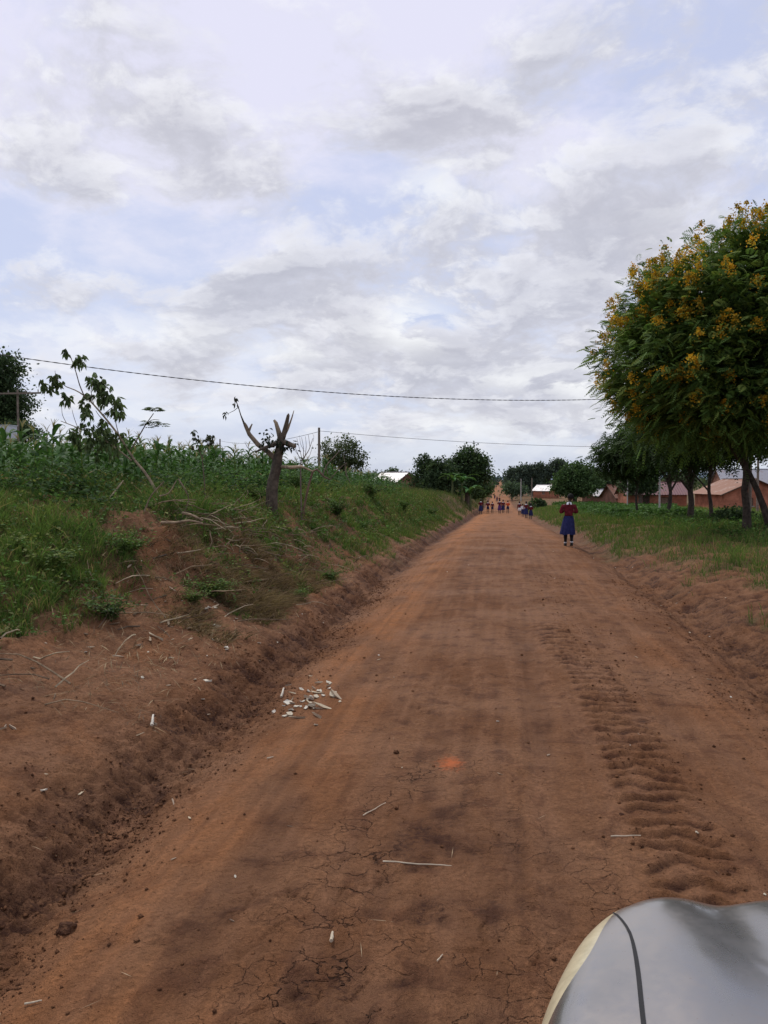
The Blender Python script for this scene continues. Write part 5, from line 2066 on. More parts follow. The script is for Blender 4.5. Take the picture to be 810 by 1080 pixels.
# ------------------------------------------------------------------ distant hills
def hills(name, Y, prof, col, label):
    mb = MB()
    n = 120
    vs, cs = [], []
    xs = np.linspace(-1.6 * Y, 1.6 * Y, n)
    for i, x in enumerate(xs):
        h = prof(x / Y)
        for k, (dy, f) in enumerate([(0, -.3), (Y * .06, .55), (Y * .12, .9), (Y * .17, 1.0), (Y * .3, .2)]):
            vs.append((x, Y + dy, -8 + (h + 8) * max(f, 0) + (-20 if f < 0 else 0)))
    fs = []
    for i in range(n - 1):
        for k in range(4):
            fs.append((i * 5 + k, (i + 1) * 5 + k, (i + 1) * 5 + k + 1, i * 5 + k + 1))
    mb.add(vs, fs, col)
    m = simple_mat(name, col, .95, .004, .25, 0, coords='pos')  # bluish distance haze is mixed into the hill colour itself
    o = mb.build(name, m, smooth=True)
    tag(o, label, 'hills', kind='structure')


def nz(v, s, sd):
    return float(vnoise(np.array([v * s]), np.array([0.3]), sd)[0])


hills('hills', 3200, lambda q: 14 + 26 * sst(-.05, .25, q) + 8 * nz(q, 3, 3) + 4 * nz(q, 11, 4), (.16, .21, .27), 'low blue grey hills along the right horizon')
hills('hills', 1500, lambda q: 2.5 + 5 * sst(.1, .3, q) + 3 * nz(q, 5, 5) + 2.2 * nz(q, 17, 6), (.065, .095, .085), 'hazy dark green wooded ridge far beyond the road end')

# low wood masses between the far fields and the hills
def far_wood(name, label, Y, x0, x1, h, seed, pal, n=260, leaf=1.1):
    r = np.random.default_rng(seed)
    lv = Leaves()
    cx = r.uniform(x0, x1, n)
    cy = Y + r.uniform(-.08, .08, n) * Y
    hh = h * (.5 + .7 * r.uniform(0, 1, n)) * (1 + .5 * fbm(cx / 25., cy * 0, 3, seed))
    gz = H0(cx, cy)
    per = 26
    m = n * per
    o = r.normal(size=(m, 3)) * np.repeat(hh, per)[:, None] * np.array([.38, .3, .26])
    P = np.repeat(np.stack([cx, cy, gz + hh * .6], -1), per, 0) + o
    lv.add(P, r.normal(size=(m, 3)), leaf * Y / 350., leaf * .7 * Y / 350., np.repeat(np.array(pal)[r.integers(0, len(pal), n)], per, 0) * r.uniform(.7, 1.3, (m, 1)))
    tag(lv.build(name, M_LEAF), label, 'woodland', kind='stuff')


far_wood('far_woodland', 'line of far bushes and small trees across the left fields', 230, -170, -12, 4.2, 71, G_DARK + G_MID, 200)
far_wood('far_woodland', 'line of far bushes and small trees behind the right houses', 240, 16, 130, 4.6, 72, G_DARK + G_OLIVE, 200)
far_wood('far_woodland', 'hazy far treeline on both sides of the vanishing road', 620, -260, 420, 7.5, 73, [(.035, .055, .045), (.045, .065, .052)], 420)  # haze painted in through the bluish leaf palette

# right hand crop
def crop():
    r = np.random.default_rng(15)
    n = 15000
    y = np.exp(r.uniform(math.log(38), math.log(125), n))
    x = float(0) + r.uniform(6.0, 34, n)
    k = (x > 4.6 + .028 * y) & (x < .19 * y + 1.5) & (fbm(x * .3, y * .2, 2, 3) > -.45)
    x, y = x[k], y[k]
    n = len(x)
    per = 6
    P = np.repeat(np.stack([x, y, H0(x, y)], -1), per, 0)
    m = n * per
    o = r.normal(size=(m, 3)) * .16
    hgt = .36 + .18 * vnoise(x * .3, y * .3, 5)
    o[:, 2] = r.uniform(0, 1, m) * np.repeat(hgt, per)
    c = np.array([(.085, .17, .04), (.11, .20, .05), (.065, .135, .035)])[r.integers(0, 3, m)] * r.uniform(.7, 1.3, (m, 1)) * (.6 + .5 * o[:, 2:3])
    up = np.stack([r.normal(size=m) * .4, r.normal(size=m) * .4, np.ones(m)], -1)
    D = r.normal(size=(m, 3))
    D[:, 2] = np.abs(D[:, 2]) * .8
    lv = Leaves()
    L = .16 + .0022 * np.repeat(y, per)
    lv.add(P + o, D, L, L * .6, c, up=up, droop=.4)
    tag(lv.build('leafy_crop', M_LEAF), 'bright green leafy crop beyond the right verge', 'crop', kind='stuff')


crop()
for i, (px, Y, h, lb) in enumerate([
                                    (772, 31, .6, 'shrub in the shade just left of the forked trunk'), (565, 100, 1.2, 'bush at the right roadside behind the schoolchildren')]):
    b = base_at(px, Y)
    tree('shrub', lb, b, [(0, 0, h * .5, h * .7, h * .6, h * .5), (h * .5, 0, h * .4, h * .5, h * .5, h * .4)], .02, .09 * (1 + Y * .02), 18, 60, G_DARK + G_MID[:1], rad=.3, seed=200 + i, cat='shrub')
# ------------------------------------------------------------------ people
def skin_obj(name, joints, edges, root_name, sub, mat, parent):
    """joints: {name: (pos, rx, ry)}"""
    names = list(joints)
    me = bpy.data.meshes.new(name)
    me.from_pydata([joints[n][0] for n in names], [(names.index(a), names.index(b)) for a, b in edges], [])
    o = bpy.data.objects.new(name, me)
    COL.objects.link(o)
    md = o.modifiers.new('s', 'SKIN')
    md.use_smooth_shade = True
    md.branch_smoothing = .4
    for i, n in enumerate(names):
        sv = me.skin_vertices[0].data[i]
        sv.radius = (joints[n][1], joints[n][2])
        sv.use_root = (n == root_name)
    ss = o.modifiers.new('u', 'SUBSURF')
    ss.levels = ss.render_levels = sub
    bpy.context.view_layer.update()
    dg = bpy.context.evaluated_depsgraph_get()
    m2 = bpy.data.meshes.new_from_object(o.evaluated_get(dg))
    m2.name = name
    bpy.data.objects.remove(o)
    m2.polygons.foreach_set('use_smooth', np.ones(len(m2.polygons), bool))
    return link(name, m2, mat, parent)


def cloth_mat(name, col):
    m, nt, out = mat_new(name)
    t = NT(nt)
    o = t.obj()
    n1 = t.noise(o, 14, 4, .6)
    c = t.vmath('SCALE', tuple(col), scale=t.ramp(n1, .3, .7, .7, 1.3))
    b = t.bsdf(c, .95, 0, .1, t.bump(n1, .5, .01))
    nt.links.new(b.outputs[0], out.inputs[0])
    return m


M_SKIN = simple_mat('dark_skin', (.055, .028, .018), .5, 12, .12, .05)
M_HAIR = simple_mat('short_hair', (.010, .008, .007), .9, 60, .3, .8, .006)
C_MAROON = cloth_mat('maroon_wool', (.115, .016, .022))
C_BLUE = cloth_mat('blue_cotton', (.024, .027, .085))
C_NAVY = cloth_mat('navy_cotton', (.022, .024, .070))
C_WHITE = cloth_mat('white_cotton', (.72, .72, .74))
C_ORANGE = cloth_mat('orange_cotton', (.52, .085, .03))
C_BLACK = simple_mat('black_leather', (.014, .012, .011), .5, 9, .2)
C_SOCK = cloth_mat('dark_wool', (.02, .018, .022))
C_PURPLE = cloth_mat('violet_cotton', (.08, .03, .11))


def loft(rings, closed_top=False):
    vs, fs = [], []
    n = len(rings[0])
    for r_ in rings:
        vs += r_
    for i in range(len(rings) - 1):
        for k in range(n):
            fs.append((i * n + k, i * n + (k + 1) % n, (i + 1) * n + (k + 1) % n, (i + 1) * n + k))
    return vs, fs


def person(label, pos, height, rz, stride=.12, arms='swing', skirt=True, top=C_MAROON, bottom=C_BLUE, collar=True, sub=1, head_side=0., socks=None, bag=None, group=None, seed=0, flare=.0):
    """a child seen walking towards local +Y"""
    root = empty('person', pos, label, 'person', group, rz)
    s = height / 1.4
    root.scale = (s, s, s)
    st = stride
    hx, hy = head_side, .03
    J = {
        'pelvis': ((0, 0, .72), .095, .085), 'belly': ((0, .0, .84), .088, .072), 'chest': ((0, .005, 1.0), .108, .078), 'neckbase': ((0, .0, 1.125), .06, .05),
        'neck': ((hx * .4, .012, 1.17), .036, .036), 'skull0': ((hx * .8, .028, 1.225), .055, .062), 'skull1': ((hx, .022, 1.29), .070, .082), 'skull2': ((hx, .012, 1.345), .060, .070), 'crown': ((hx, .008, 1.375), .030, .035),
        'nose': ((hx * .9, .108, 1.262), .011, .012),
        'ear_l': ((hx - .074, .01, 1.27), .012, .018), 'ear_r': ((hx + .074, .01, 1.27), .012, .018),
    }
    E = [('pelvis', 'belly'), ('belly', 'chest'), ('chest', 'neckbase'), ('neckbase', 'neck'), ('neck', 'skull0'), ('skull0', 'skull1'), ('skull1', 'skull2'), ('skull2', 'crown'), ('skull1', 'nose'), ('skull1', 'ear_l'), ('skull1', 'ear_r')]
    SJ = {}
    for sd, sg, fwd in (('l', -1, st), ('r', 1, -st)):
        J['hip_' + sd] = ((sg * .072, 0, .68), .072, .072)
        if fwd > 0:
            J['knee_' + sd] = ((sg * .072, fwd * .75, .40), .048, .048)
            J['ankle_' + sd] = ((sg * .070, fwd * 1.0, .085), .028, .030)
        else:
            J['knee_' + sd] = ((sg * .072, fwd * .3, .39), .048, .048)
            J['ankle_' + sd] = ((sg * .070, fwd * 1.35, .115), .028, .030)
        a = J['ankle_' + sd][0]
        kn = J['knee_' + sd][0]
        J['calf_' + sd] = ((a[0] * .35 + kn[0] * .65, a[1] * .35 + kn[1] * .65 - .012, a[2] * .35 + kn[2] * .65), .045, .048)
        J['toe_' + sd] = ((a[0], a[1] + .11, .028), .026, .020)
        E += [('pelvis', 'hip_' + sd), ('hip_' + sd, 'knee_' + sd), ('knee_' + sd, 'calf_' + sd), ('calf_' + sd, 'ankle_' + sd), ('ankle_' + sd, 'toe_' + sd)]
        J['sh_' + sd] = ((sg * .135, 0, 1.09), .046, .046)
        if arms == 'front':
            el, wr = (sg * .215, -.015, .885), (sg * .10, .17, .93)
        elif arms == 'strap':
            el, wr = (sg * .20, -.04, .90), (sg * .13, .10, 1.03)
        else:
            el, wr = (sg * .185, -.02 - fwd * .35, .865), (sg * .175, .05 - fwd * .9, .665)
        J['el_' + sd] = (el, .034, .034)
        J['wr_' + sd] = (wr, .022, .020)
        d = (Vector(wr) - Vector(el)).normalized()
        pm = Vector(wr) + d * .045
        J['palm_' + sd] = (tuple(pm), .024, .015)
        E += [('chest', 'sh_' + sd), ('sh_' + sd, 'el_' + sd), ('el_' + sd, 'wr_' + sd), ('wr_' + sd, 'palm_' + sd)]
        if sub > 1:
            side = d.cross(Vector((1, 0, 0)) if abs(d.x) < .7 else Vector((0, 0, 1))).normalized()
            inn = d.cross(side).normalized()
            for q, (off, ln) in enumerate([(-.024, .045), (-.008, .053), (.008, .050), (.023, .040)]):
                f1 = pm + d * .02 + side * off
                f2 = pm + d * (.02 + ln * .6) + side * off * 1.15
                f3 = pm + d * (.02 + ln) + side * off * 1.1 + inn * .012
                for w, (nm, p, rr) in enumerate([('a', f1, .0075), ('b', f2, .007), ('c', f3, .005)]):
                    J['f%d%s_%s' % (q, nm, sd)] = (tuple(p), rr, rr)
                E += [('palm_' + sd, 'f%da_%s' % (q, sd)), ('f%da_%s' % (q, sd), 'f%db_%s' % (q, sd)), ('f%db_%s' % (q, sd), 'f%dc_%s' % (q, sd))]
            t1 = pm - d * .015 + side * .028
            t2 = t1 + side * .018 + d * .028
            J['th1_' + sd] = (tuple(t1), .008, .008)
            J['th2_' + sd] = (tuple(t2), .006, .006)
            E += [('palm_' + sd, 'th1_' + sd), ('th1_' + sd, 'th2_' + sd)]
        SJ[sd] = (el, wr, d)
    skin_obj('body', J, E, 'pelvis', sub, M_SKIN, root)
    # hair: cap on the back and top of the skull
    bm = bmesh.new()
    bmesh.ops.create_uvsphere(bm, u_segments=20, v_segments=14, radius=1)
    for v in list(bm.verts):
        if (v.co.z < -.45) or (v.co.y > .45 and v.co.z < .35):
            bm.verts.remove(v)
    for v in bm.verts:
        v.co = Vector((v.co.x * .083 + hx, v.co.y * .098 + .012, v.co.z * .092 + 1.303))
    me = bpy.data.meshes.new('hair')
    bm.to_mesh(me)
    bm.free()
    me.polygons.foreach_set('use_smooth', np.ones(len(me.polygons), bool))
    link('hair', me, M_HAIR, root)
    # sweater
    W = {'waist': ((0, 0, .775), .125, .108), 'belly': ((0, 0, .86), .118, .100), 'chest': ((0, .004, .985), .128, .100), 'shoulder': ((0, 0, 1.085), .105, .078), 'collar': ((0, .0, 1.138), .062, .058)}
    WE = [('waist', 'belly'), ('belly', 'chest'), ('chest', 'shoulder'), ('shoulder', 'collar')]
    for sd, sg in (('l', -1), ('r', 1)):
        el, wr, d = SJ[sd]
        W['sh_' + sd] = ((sg * .148, 0, 1.075), .060, .060)
        W['el_' + sd] = (el, .052, .050)
        W['cuff_' + sd] = (tuple(Vector(wr) - d * .005), .036, .034)
        WE += [('shoulder', 'sh_' + sd), ('sh_' + sd, 'el_' + sd), ('el_' + sd, 'cuff_' + sd)]
    skin_obj('sweater', W, WE, 'chest', sub, top, root)
    rg = random.Random(seed)
    if skirt:
        n = 48
        rings = []
        for z, rx, ry, pl in [(.80, .118, .100, 0), (.76, .128, .108, .02), (.66, .150, .130, .05), (.52, .168, .160 + st * .25, .09), (.38, .186, .185 + st * .45, .13), (.315, .192, .192 + st * .5, .15)]:
            ring = []
            for k in range(n):
                a = 2 * PI * k / n
                w = 1 + pl * .55 * math.cos(a * 12 + .3 * math.sin(3 * a + seed)) + pl * .4 * math.sin(a * 3 + seed)
                sh = -flare * (.80 - z)
                ring.append((math.cos(a) * rx * w + sh, math.sin(a) * ry * w, z + (.012 * math.sin(a * 5 + seed) if z < .35 else 0)))
            rings.append(ring)
        vs, fs = loft(rings)
        mb = MB()
        mb.add(vs, fs)
        mb.build('skirt', bottom, root, smooth=True)
    else:
        T = {'w': ((0, 0, .79), .112, .098), 'p': ((0, 0, .70), .118, .104)}
        TE = [('w', 'p')]
        for sd in 'lr':
            h = J['hip_' + sd][0]
            k = J['knee_' + sd][0]
            T['h' + sd] = ((h[0], h[1], .64), .088, .090)
            T['k' + sd] = ((k[0], k[1], k[2] + .035), .072, .078)
            TE += [('p', 'h' + sd), ('h' + sd, 'k' + sd)]
        skin_obj('shorts', T, TE, 'p', sub, bottom, root)
    if collar:
        mb = MB()
        pts = []
        for k in range(15):
            a = 2 * PI * k / 14
            pts.append((math.cos(a) * .050 + hx * .3, math.sin(a) * .048 + .004, 1.148 - .012 * math.sin(a)))
        mb.tube(pts, .008, 6, cap=False)
        for q in (-1, 1):
            mb.add([(q * .01, -.07, 1.155), (q * .06, -.055, 1.155), (q * .075, -.082, 1.10), (q * .02, -.098, 1.105)], [(0, 1, 2, 3)])
        mb.build('collar', C_WHITE, root, smooth=True)
    for sd in 'lr':
        a = Vector(J['ankle_' + sd][0])
        c = Vector(J['calf_' + sd][0])
        if socks is not None:
            mb = MB()
            mb.tube([a + Vector((0, 0, -.02)), a.lerp(c, .4), a.lerp(c, .85), a.lerp(c, 1.15)], [.035, .038, .050, .052], 10)
            mb.build('sock', socks, root, smooth=True)
            mb = MB()
            mb.tube([a + Vector((0, 0, -.012)), a + Vector((0, 0, .018))], [.041, .040], 10)
            mb.build('sock_cuff', C_WHITE, root, smooth=True)
        # shoe: rounded upper and a sole
        rings = []
        for z, kx, ky in [(0.0, .036, .098), (.018, .040, .104), (.035, .038, .098), (.055, .034, .07), (.078, .030, .042)]:
            lift = 0 if a.z < .1 else .03
            ring = []
            for k in range(14):
                an = 2 * PI * k / 14
                yy = math.sin(an) * ky
                ring.append((a.x + math.cos(an) * kx * (1 - .15 * (math.sin(an) > .5)), a.y + .04 + yy - .028 * (z / .078), z + lift * (1 if yy < 0 else .2)))
            rings.append(ring)
        vs, fs = loft(rings)
        mb = MB()
        mb.add(vs, fs + [tuple(reversed(range(14))), tuple(range(len(vs) - 14, len(vs)))])
        mb.build('shoe', C_BLACK, root, smooth=True)
    if bag is not None:
        bm = bmesh.new()
        bmesh.ops.create_cube(bm, size=1)
        bmesh.ops.bevel(bm, geom=bm.edges[:] + bm.verts[:], offset=.22, segments=3, affect='EDGES')
        for v in bm.verts:
            v.co = Vector((v.co.x * .24, v.co.y * .12 - .155, v.co.z * .30 + .98))
        me = bpy.data.meshes.new('school_bag')
        bm.to_mesh(me)
        bm.free()
        b = link('school_bag', me, bag, root)
        mb = MB()
        for q in (-1, 1):
            mb.tube([(q * .085, -.12, 1.12), (q * .09, -.02, 1.165), (q * .095, .09, 1.08), (q * .10, .09, .95), (q * .10, -.08, .88)], .012, 6)
        mb.build('strap', bag, b)
    return root


def child_at(px, ptop, foot, label, **k):
    p = ground_hit(px, foot)
    h = (foot - ptop) / 850.0 * p.y / math.cos(YAW) * 1.0
    print('child', px, 'Y=%.1f x=%.2f h=%.2f' % (p.y, p.x, h))
    h = min(max(h, 1.02), 1.55)
    return person(label, p, h, **k)


child_at(599.5, 520.5, 576, 'schoolgirl in maroon sweater and long blue skirt walking alone at the right of the road', rz=.06, stride=.07, arms='front', sub=2,
         head_side=.045, socks=C_SOCK, seed=3, flare=.06)
G = 'schoolchildren walking ahead on the road'
kids = [
    (507, 526.5, 542.5, 'leftmost schoolchild on the road, in maroon sweater and dark violet skirt', dict(skirt=True, bottom=C_NAVY, stride=.05, arms='strap')),
    (514.6, 528, 541.5, 'second schoolchild from the left, short, in maroon sweater and navy shorts', dict(skirt=False, bottom=C_NAVY, stride=.10, arms='front')),
    (519.2, 529, 541, 'third schoolchild from the left, smallest of the left trio', dict(skirt=False, bottom=C_NAVY, stride=.13)),
    (526.9, 526.7, 541.5, 'schoolchild with violet skirt in the middle of the road, left of a close pair', dict(bottom=C_PURPLE, stride=.08, arms='strap')),
    (530.6, 527.3, 541, 'schoolchild with navy skirt in the middle of the road, right of a close pair', dict(bottom=C_NAVY, stride=.1)),
    (535.6, 528, 541.5, 'child in a bright orange red top carrying a bag, middle of the road', dict(top=C_ORANGE, bottom=C_NAVY, skirt=False, stride=.12, bag=C_ORANGE, arms='strap')),
    (547.8, 529, 543.5, 'schoolchild with white shirt tail at the left of the right hand cluster', dict(bottom=C_WHITE, stride=.07, skirt=False)),
    (551.3, 531.5, 545, 'small child in white shirt half hidden inside the right hand cluster', dict(top=C_WHITE, bottom=C_NAVY, stride=.06, collar=False)),
    (554.9, 529, 546.5, 'taller schoolgirl with violet blue skirt in the middle of the right hand cluster', dict(bottom=C_BLUE, stride=.08, flare=.05)),
    (559.8, 531.5, 547.5, 'rightmost of the clustered schoolchildren, in maroon top and navy skirt', dict(bottom=C_NAVY, stride=.05, arms='front')),
    (524.2, 523.3, 529.3, 'far off schoolchild behind the middle pair, left one of two', dict(bottom=C_NAVY)),
    (526.8, 523.8, 530.0, 'far off schoolchild behind the middle pair, right one of two', dict(bottom=C_PURPLE, skirt=False)),
    (521.8, 521.2, 526.5, 'tiny distant walker on the left half of the rising road', dict(bottom=C_NAVY)),
    (519.9, 514.6, 518.4, 'farthest tiny walker near the top of the red road', dict(bottom=C_NAVY, skirt=False)),
]
for i, (px, top, ft, lb, kw) in enumerate(kids):
    child_at(px, top, ft, lb, rz=random.uniform(-.2, .2), seed=i, group=G, **kw)


# ------------------------------------------------------------------ the vehicle whose bonnet shows
def paint():
    m, nt, out = mat_new('silver_paint')
    t = NT(nt)
    o = t.obj()
    n1 = t.noise(o, 5, 6, .6)
    n2 = t.noise(o, 60, 4, .6)
    n3 = t.noise(o, 1.6, 3, .5)
    dust = t.ramp(t.math('ADD', n1, t.math('MULTIPLY', n2, .3)), .50, .85, .08, .40)
    spk = t.ramp(t.noise(o, 170, 2, .5), .70, .76)
    c = t.mix(dust, (.25, .243, .235), (.32, .265, .215))
    c = t.mix(t.math('MULTIPLY', spk, .5), c, (.20, .12, .08))
    b = t.bsdf(c, t.math('ADD', .24, t.math('MULTIPLY', dust, .4)), .75, .5, None, 1.0, .06)
    t.put(b.inputs['Coat Roughness'], t.math('ADD', .09, t.math('MULTIPLY', dust, .35)))
    bp = t.bump(n3, .25, .03)
    t.put(b.inputs['Coat Normal'], bp)
    t.put(b.inputs['Normal'], bp)
    nt.links.new(b.outputs[0], out.inputs[0])
    return m


M_PAINT = paint()
M_LENS = simple_mat('yellowed_lens', (.50, .44, .29), .25, 30, .12, .1, .002, spec=.5)
M_RUBBER = simple_mat('rubber', (.012, .012, .013), .7, 20, .2)
M_PLASTIC = simple_mat('black_plastic', (.02, .02, .022), .5, 20, .2)
M_RIM = simple_mat('alloy', (.45, .45, .46), .35, 8, .1, metal=.8)


def glass_mat():
    m, nt, out = mat_new('car_glass')
    t = NT(nt)
    b = t.bsdf((.01, .012, .012), .05, 0, .6)
    nt.links.new(b.outputs[0], out.inputs[0])
    return m


M_GLASS = glass_mat()
CX = .930


def car():
    gz = H(CX, 0)
    root = empty('car', (CX, .0, gz), 'silver grey car whose dusty front corner with a yellowed headlamp fills the lower right corner', 'car')
    off = Vector((CX, 0, gz))
    # left half of the plan outline, tail to nose (world x, y)
    half = [(0.275, -2.6), (0.135, -2.54), (0.075, -2.4), (0.05, -2), (0.041, -1.2), (0.035, -0.4), (0.03, 0.3), (0.03, 0.8), (0.033, 1.109), (0.041, 1.271), (0.055, 1.401), (0.083, 1.532), (0.12, 1.651), (0.165, 1.76), (0.22, 1.841), (0.285, 1.884), (0.375, 1.911), (0.495, 1.928), (0.675, 1.942), (0.93, 1.949)]
    # resample smoothly
    P = [Vector((a, b, 0)) for a, b in half]
    Q = []
    for i in range(len(P) - 1):
        p0, p1, p2, p3 = P[max(i - 1, 0)], P[i], P[i + 1], P[min(i + 2, len(P) - 1)]
        m = 6
        for k in range(m):
            f = k / m
            Q.append(.5 * ((2 * p1) + (-p0 + p2) * f + (2 * p0 - 5 * p1 + 4 * p2 - p3) * f * f + (-p0 + 3 * p1 - 3 * p2 + p3) * f ** 3))
    Q.append(P[-1])
    right = [Vector((2 * CX - q.x, q.y, 0)) for q in reversed(Q[:-1])]
    O = Q + right

    def top(x, y):
        X = abs(x - CX)
        z = 1.035 - .065 * max(0, (y - .55) / 1.38) ** 2.2 - .03 * (X / .9) ** 2
        xl_ = CX - X
        z += .020 * math.exp(-((xl_ - .36) / .10) ** 2) * sst_(.9, 1.5, y) - .008 * math.exp(-((xl_ - .485) / .045) ** 2) + .012 * sst_(.5, .62, xl_)
        if y < .5:
            z = 1.035 - .03 * (X / .9) ** 2 - .03 * sst_(.5, -2.6, y)
        return z

    def sst_(a, b, x):
        t = min(max((x - a) / (b - a), 0), 1)
        return t * t * (3 - 2 * t)
    def lampw(p):
        return max(.005, .082 * math.exp(-((p.y - 1.70) / .28) ** 2) * sst_(.275, .235, CX - abs(p.x - CX)))

    def esof(p):
        w = lampw(p)
        return [w * k / 7 for k in range(8)] + [w + d for d in (.006, .014, .024, .038, .056, .08, .11, .15, .20, .27, .36, .47, .60, .74)]

    def pt(i, e):
        p = O[i]
        sp = Vector((CX, min(max(p.y, -2.0), .95), 0))
        d = sp - p
        L = d.length
        f = min(e / max(L, 1e-6), 1)
        q = p + d * f
        rnd = .115 * math.exp(-e / .030) + .012 * math.exp(-e / .11)
        return Vector((q.x, q.y, top(q.x, q.y) - rnd))
    n = len(O)
    walls = [(.012, -.05), (.02, -.14), (.02, -.28), (.0, -.42), (-.03, -.56)]
    grid = []
    for i in range(n):
        p = O[i]
        a, b = O[max(i - 1, 0)], O[min(i + 1, n - 1)]
        tn = (b - a).normalized()
        nrm = Vector((-tn.y, tn.x, 0))
        row = []
        zt = pt(i, 0).z
        for (o_, dz) in reversed(walls):
            row.append(Vector((p.x, p.y, zt + dz)) + nrm * o_)
        for e in esof(p):
            row.append(pt(i, e))
        grid.append(row)
    nw = len(walls)
    m = len(grid[0])
    parts = {'fender': MB(), 'bonnet': MB(), 'bumper': MB(), 'headlight': MB(), 'grille': MB(), 'side_panel': MB(), 'tail_panel': MB()}
    vs = [tuple(p - off) for row in grid for p in row]
    # deck behind the windscreen is covered by the cabin; bonnet runs y>.5
    faces = {k: [] for k in parts}
    for i in range(n - 1):
        mid = (O[i] + O[i + 1]) / 2
        xs = CX - abs(mid.x - CX)
        # width of the lamp band around the corner
        lw = lampw(mid)
        for j in range(m - 1):
            f = (i * m + j, i * m + j + 1, (i + 1) * m + j + 1, (i + 1) * m + j)
            c = (grid[i][j] + grid[i + 1][j + 1]) / 2
            cx_ = CX - abs(c.x - CX)
            if j >= nw:
                if j - nw < 7 and lw > .0085:
                    k = 'headlight'
                elif cx_ > .250 and c.y > .5:
                    k = 'bonnet'
                elif c.y > .5:
                    k = 'fender'
                else:
                    k = 'side_panel'
            else:
                if lw > .0085 and j >= nw - 3:
                    k = 'headlight'
                elif mid.y > 1.75 and xs >= .30 and j >= nw - 3:
                    k = 'grille'
                elif mid.y > 1.3:
                    k = 'bumper'
                elif c.y > .5:
                    k = 'fender'
                elif mid.y < -2.45:
                    k = 'tail_panel'
                else:
                    k = 'side_panel'
            faces[k].append((f, c.x < CX))
    mats = dict(fender=M_PAINT, bonnet=M_PAINT, bumper=M_PAINT, headlight=M_LENS, grille=M_PLASTIC, side_panel=M_PAINT, tail_panel=M_PAINT)

    def emit(nm, fl, mat):
        used = sorted({i for f in fl for i in f})
        mp = {u: q for q, u in enumerate(used)}
        mb = MB()
        mb.add([vs[u] for u in used], [tuple(mp[i] for i in f) for f in fl])
        o = mb.build(nm, mat, root, smooth=True)
        sub = o.modifiers.new('s', 'SUBSURF')
        sub.levels = sub.render_levels = 1
        return o
    for k, fl in faces.items():
        if k in ('fender', 'headlight', 'side_panel'):
            for side in (True, False):
                emit(k, [f for f, l in fl if l == side], mats[k])
        else:
            emit(k, [f for f, l in fl], mats[k])
    # black shut line between bonnet and fender, both sides
    for sgn in (1, -1):
        mb = MB()
        vsg, fsg = [], []
        N = 40
        for i in range(N + 1):
            y = 1.855 - (1.855 - .5) * i / N
            x = .248 + .018 * sst_(1.84, 1.64, y) - .034 * sst_(1.66, 1.2, y)
            w = .0010 + .0030 * sst_(1.86, 1.5, y)
            for q in (-1, 1):
                xx = x + q * w
                # surface height from the same roundings
                dmin = min((Vector((xx, y, 0)) - o_).length for o_ in O)
                z = top(xx, y) - (.115 * math.exp(-dmin / .030) + .012 * math.exp(-dmin / .11)) + .0035
                X_ = xx if sgn > 0 else 2 * CX - xx
                vsg.append(Vector((X_, y, z)) - off)
        for i in range(N):
            fsg.append((2 * i, 2 * i + 1, 2 * i + 3, 2 * i + 2))
        mb.add(vsg, fsg)
        mb.build('shut_line', M_RUBBER, root)
    # grille bars
    # cabin
    def quad(nm, pts, mat, par=root):
        mb = MB()
        mb.add([Vector(p) - off for p in pts], [(0, 1, 2, 3)])
        return mb.build(nm, mat, par)
    L0, R0 = .14, 2 * CX - .14
    L1, R1 = .30, 2 * CX - .30
    zb, zt_ = 1.0, 1.64
    quad('windscreen', [(L0 + .04, .50, zb), (R0 - .04, .50, zb), (R1 - .03, -.12, zt_), (L1 + .03, -.12, zt_)], M_GLASS)
    quad('rear_window', [(L0 + .04, -2.45, zb), (R0 - .04, -2.45, zb), (R1 - .03, -2.05, zt_), (L1 + .03, -2.05, zt_)], M_GLASS)
    for (a, b) in ((L0, L1), (R0, R1)):
        ws = [(.40, -.55), (-.60, -1.40), (-1.46, -2.28)]
        for (y0, y1) in ws:
            def yt(y):
                return -.12 - (.45 - y) * .68 if y > 0 else (y if y > -2.0 else y + .28)
            quad('side_window', [(a, y0, zb), (a, y1, zb), (b, yt(y1) if y1 < -2 else y1, zt_), (b, min(yt(y0), y0), zt_)], M_GLASS)
        mb = MB()
        for (p, q) in [((a, .46, zb - .02), (b, -.12, zt_)), ((a, -.575, zb - .02), (b, -.575, zt_)), ((a, -1.43, zb - .02), (b, -1.43, zt_)), ((a, -2.40, zb - .02), (b, -2.05, zt_))]:
            mb.tube([Vector(p) - off, Vector(q) - off], .035, 6)
        mb.build('pillar', M_PAINT, root)
    mb = MB()
    rings = []
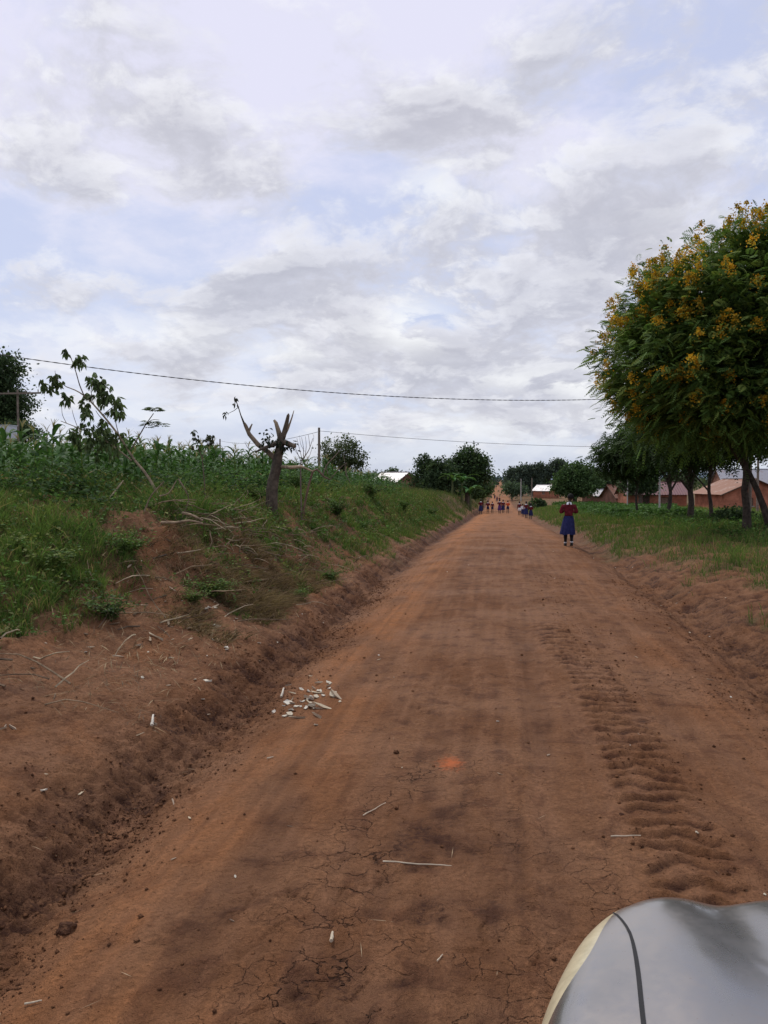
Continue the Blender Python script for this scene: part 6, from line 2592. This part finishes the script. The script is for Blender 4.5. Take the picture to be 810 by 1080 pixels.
    for z, gx_, gy_ in [(zt_ - .02, 0, 0), (zt_ + .03, -.0, .0), (zt_ + .07, .06, .08), (zt_ + .085, .2, .3)]:
        ring = []
        for k in range(32):
            a = 2 * PI * k / 32
            hx_, hy_ = (R1 - L1) / 2 + .02 - gx_, 1.0 - gy_
            c_, s_ = math.cos(a), math.sin(a)
            ring.append(Vector((CX + math.copysign(abs(c_) ** .35, c_) * hx_, -1.085 + math.copysign(abs(s_) ** .35, s_) * hy_, z)) - off)
        rings.append(ring)
    v_, f_ = loft(rings)
    mb.add(v_, f_ + [tuple(range(len(v_) - 32, len(v_)))])
    mb.build('roof', M_PAINT, root, smooth=True)
    # floor pan so nothing shows through from below
    mb = MB()
    mb.box((0, -.35, .42 - 0), (1.55, 4.1, .04))
    mb.build('underbody', M_PLASTIC, root)
    # dark shelf under the windscreen
    mb = MB()
    mb.box((0, -.95, .93), (1.5, 2.9, .03))
    mb.build('interior_floor', M_PLASTIC, root)
    for x in (.20, 2 * CX - .20):
        for y in (1.15, -1.75):
            w = bpy.data.objects.new('wheel', None)
            COL.objects.link(w)
            w.parent = root
            w.location = (x - CX, y, .33)
            bm = bmesh.new()
            prof = [(.20, -.10), (.30, -.11), (.335, -.08), (.34, 0), (.335, .08), (.30, .11), (.20, .10)]
            nn = 36
            vv = [[bm.verts.new((px_, math.cos(2 * PI * k / nn) * r_, math.sin(2 * PI * k / nn) * r_)) for (r_, px_) in prof] for k in range(nn)]
            for k in range(nn):
                for j in range(len(prof) - 1):
                    bm.faces.new((vv[k][j], vv[k][j + 1], vv[(k + 1) % nn][j + 1], vv[(k + 1) % nn][j]))
            me = bpy.data.meshes.new('tyre')
            bm.to_mesh(me)
            bm.free()
            link('tyre', me, M_RUBBER, w)
            mb = MB()
            for k in range(5):
                a = 2 * PI * k / 5
                mb.tube([(-.07 if x < CX else .07, 0, 0), (-.07 if x < CX else .07, math.cos(a) * .2, math.sin(a) * .2)], [.04, .028], 6)
            mb.tube([(-.09, 0, 0), (.09, 0, 0)], .045, 12)
            mb.tube([(-.085, 0, 0), (-.08, 0, 0)], .05, 12)
            ringp = [((-.08 if x < CX else .08), math.cos(2 * PI * k / 24) * .205, math.sin(2 * PI * k / 24) * .205) for k in range(25)]
            mb.tube(ringp, .015, 6, cap=False)
            mb.build('rim', M_RIM, w, smooth=True)


car()
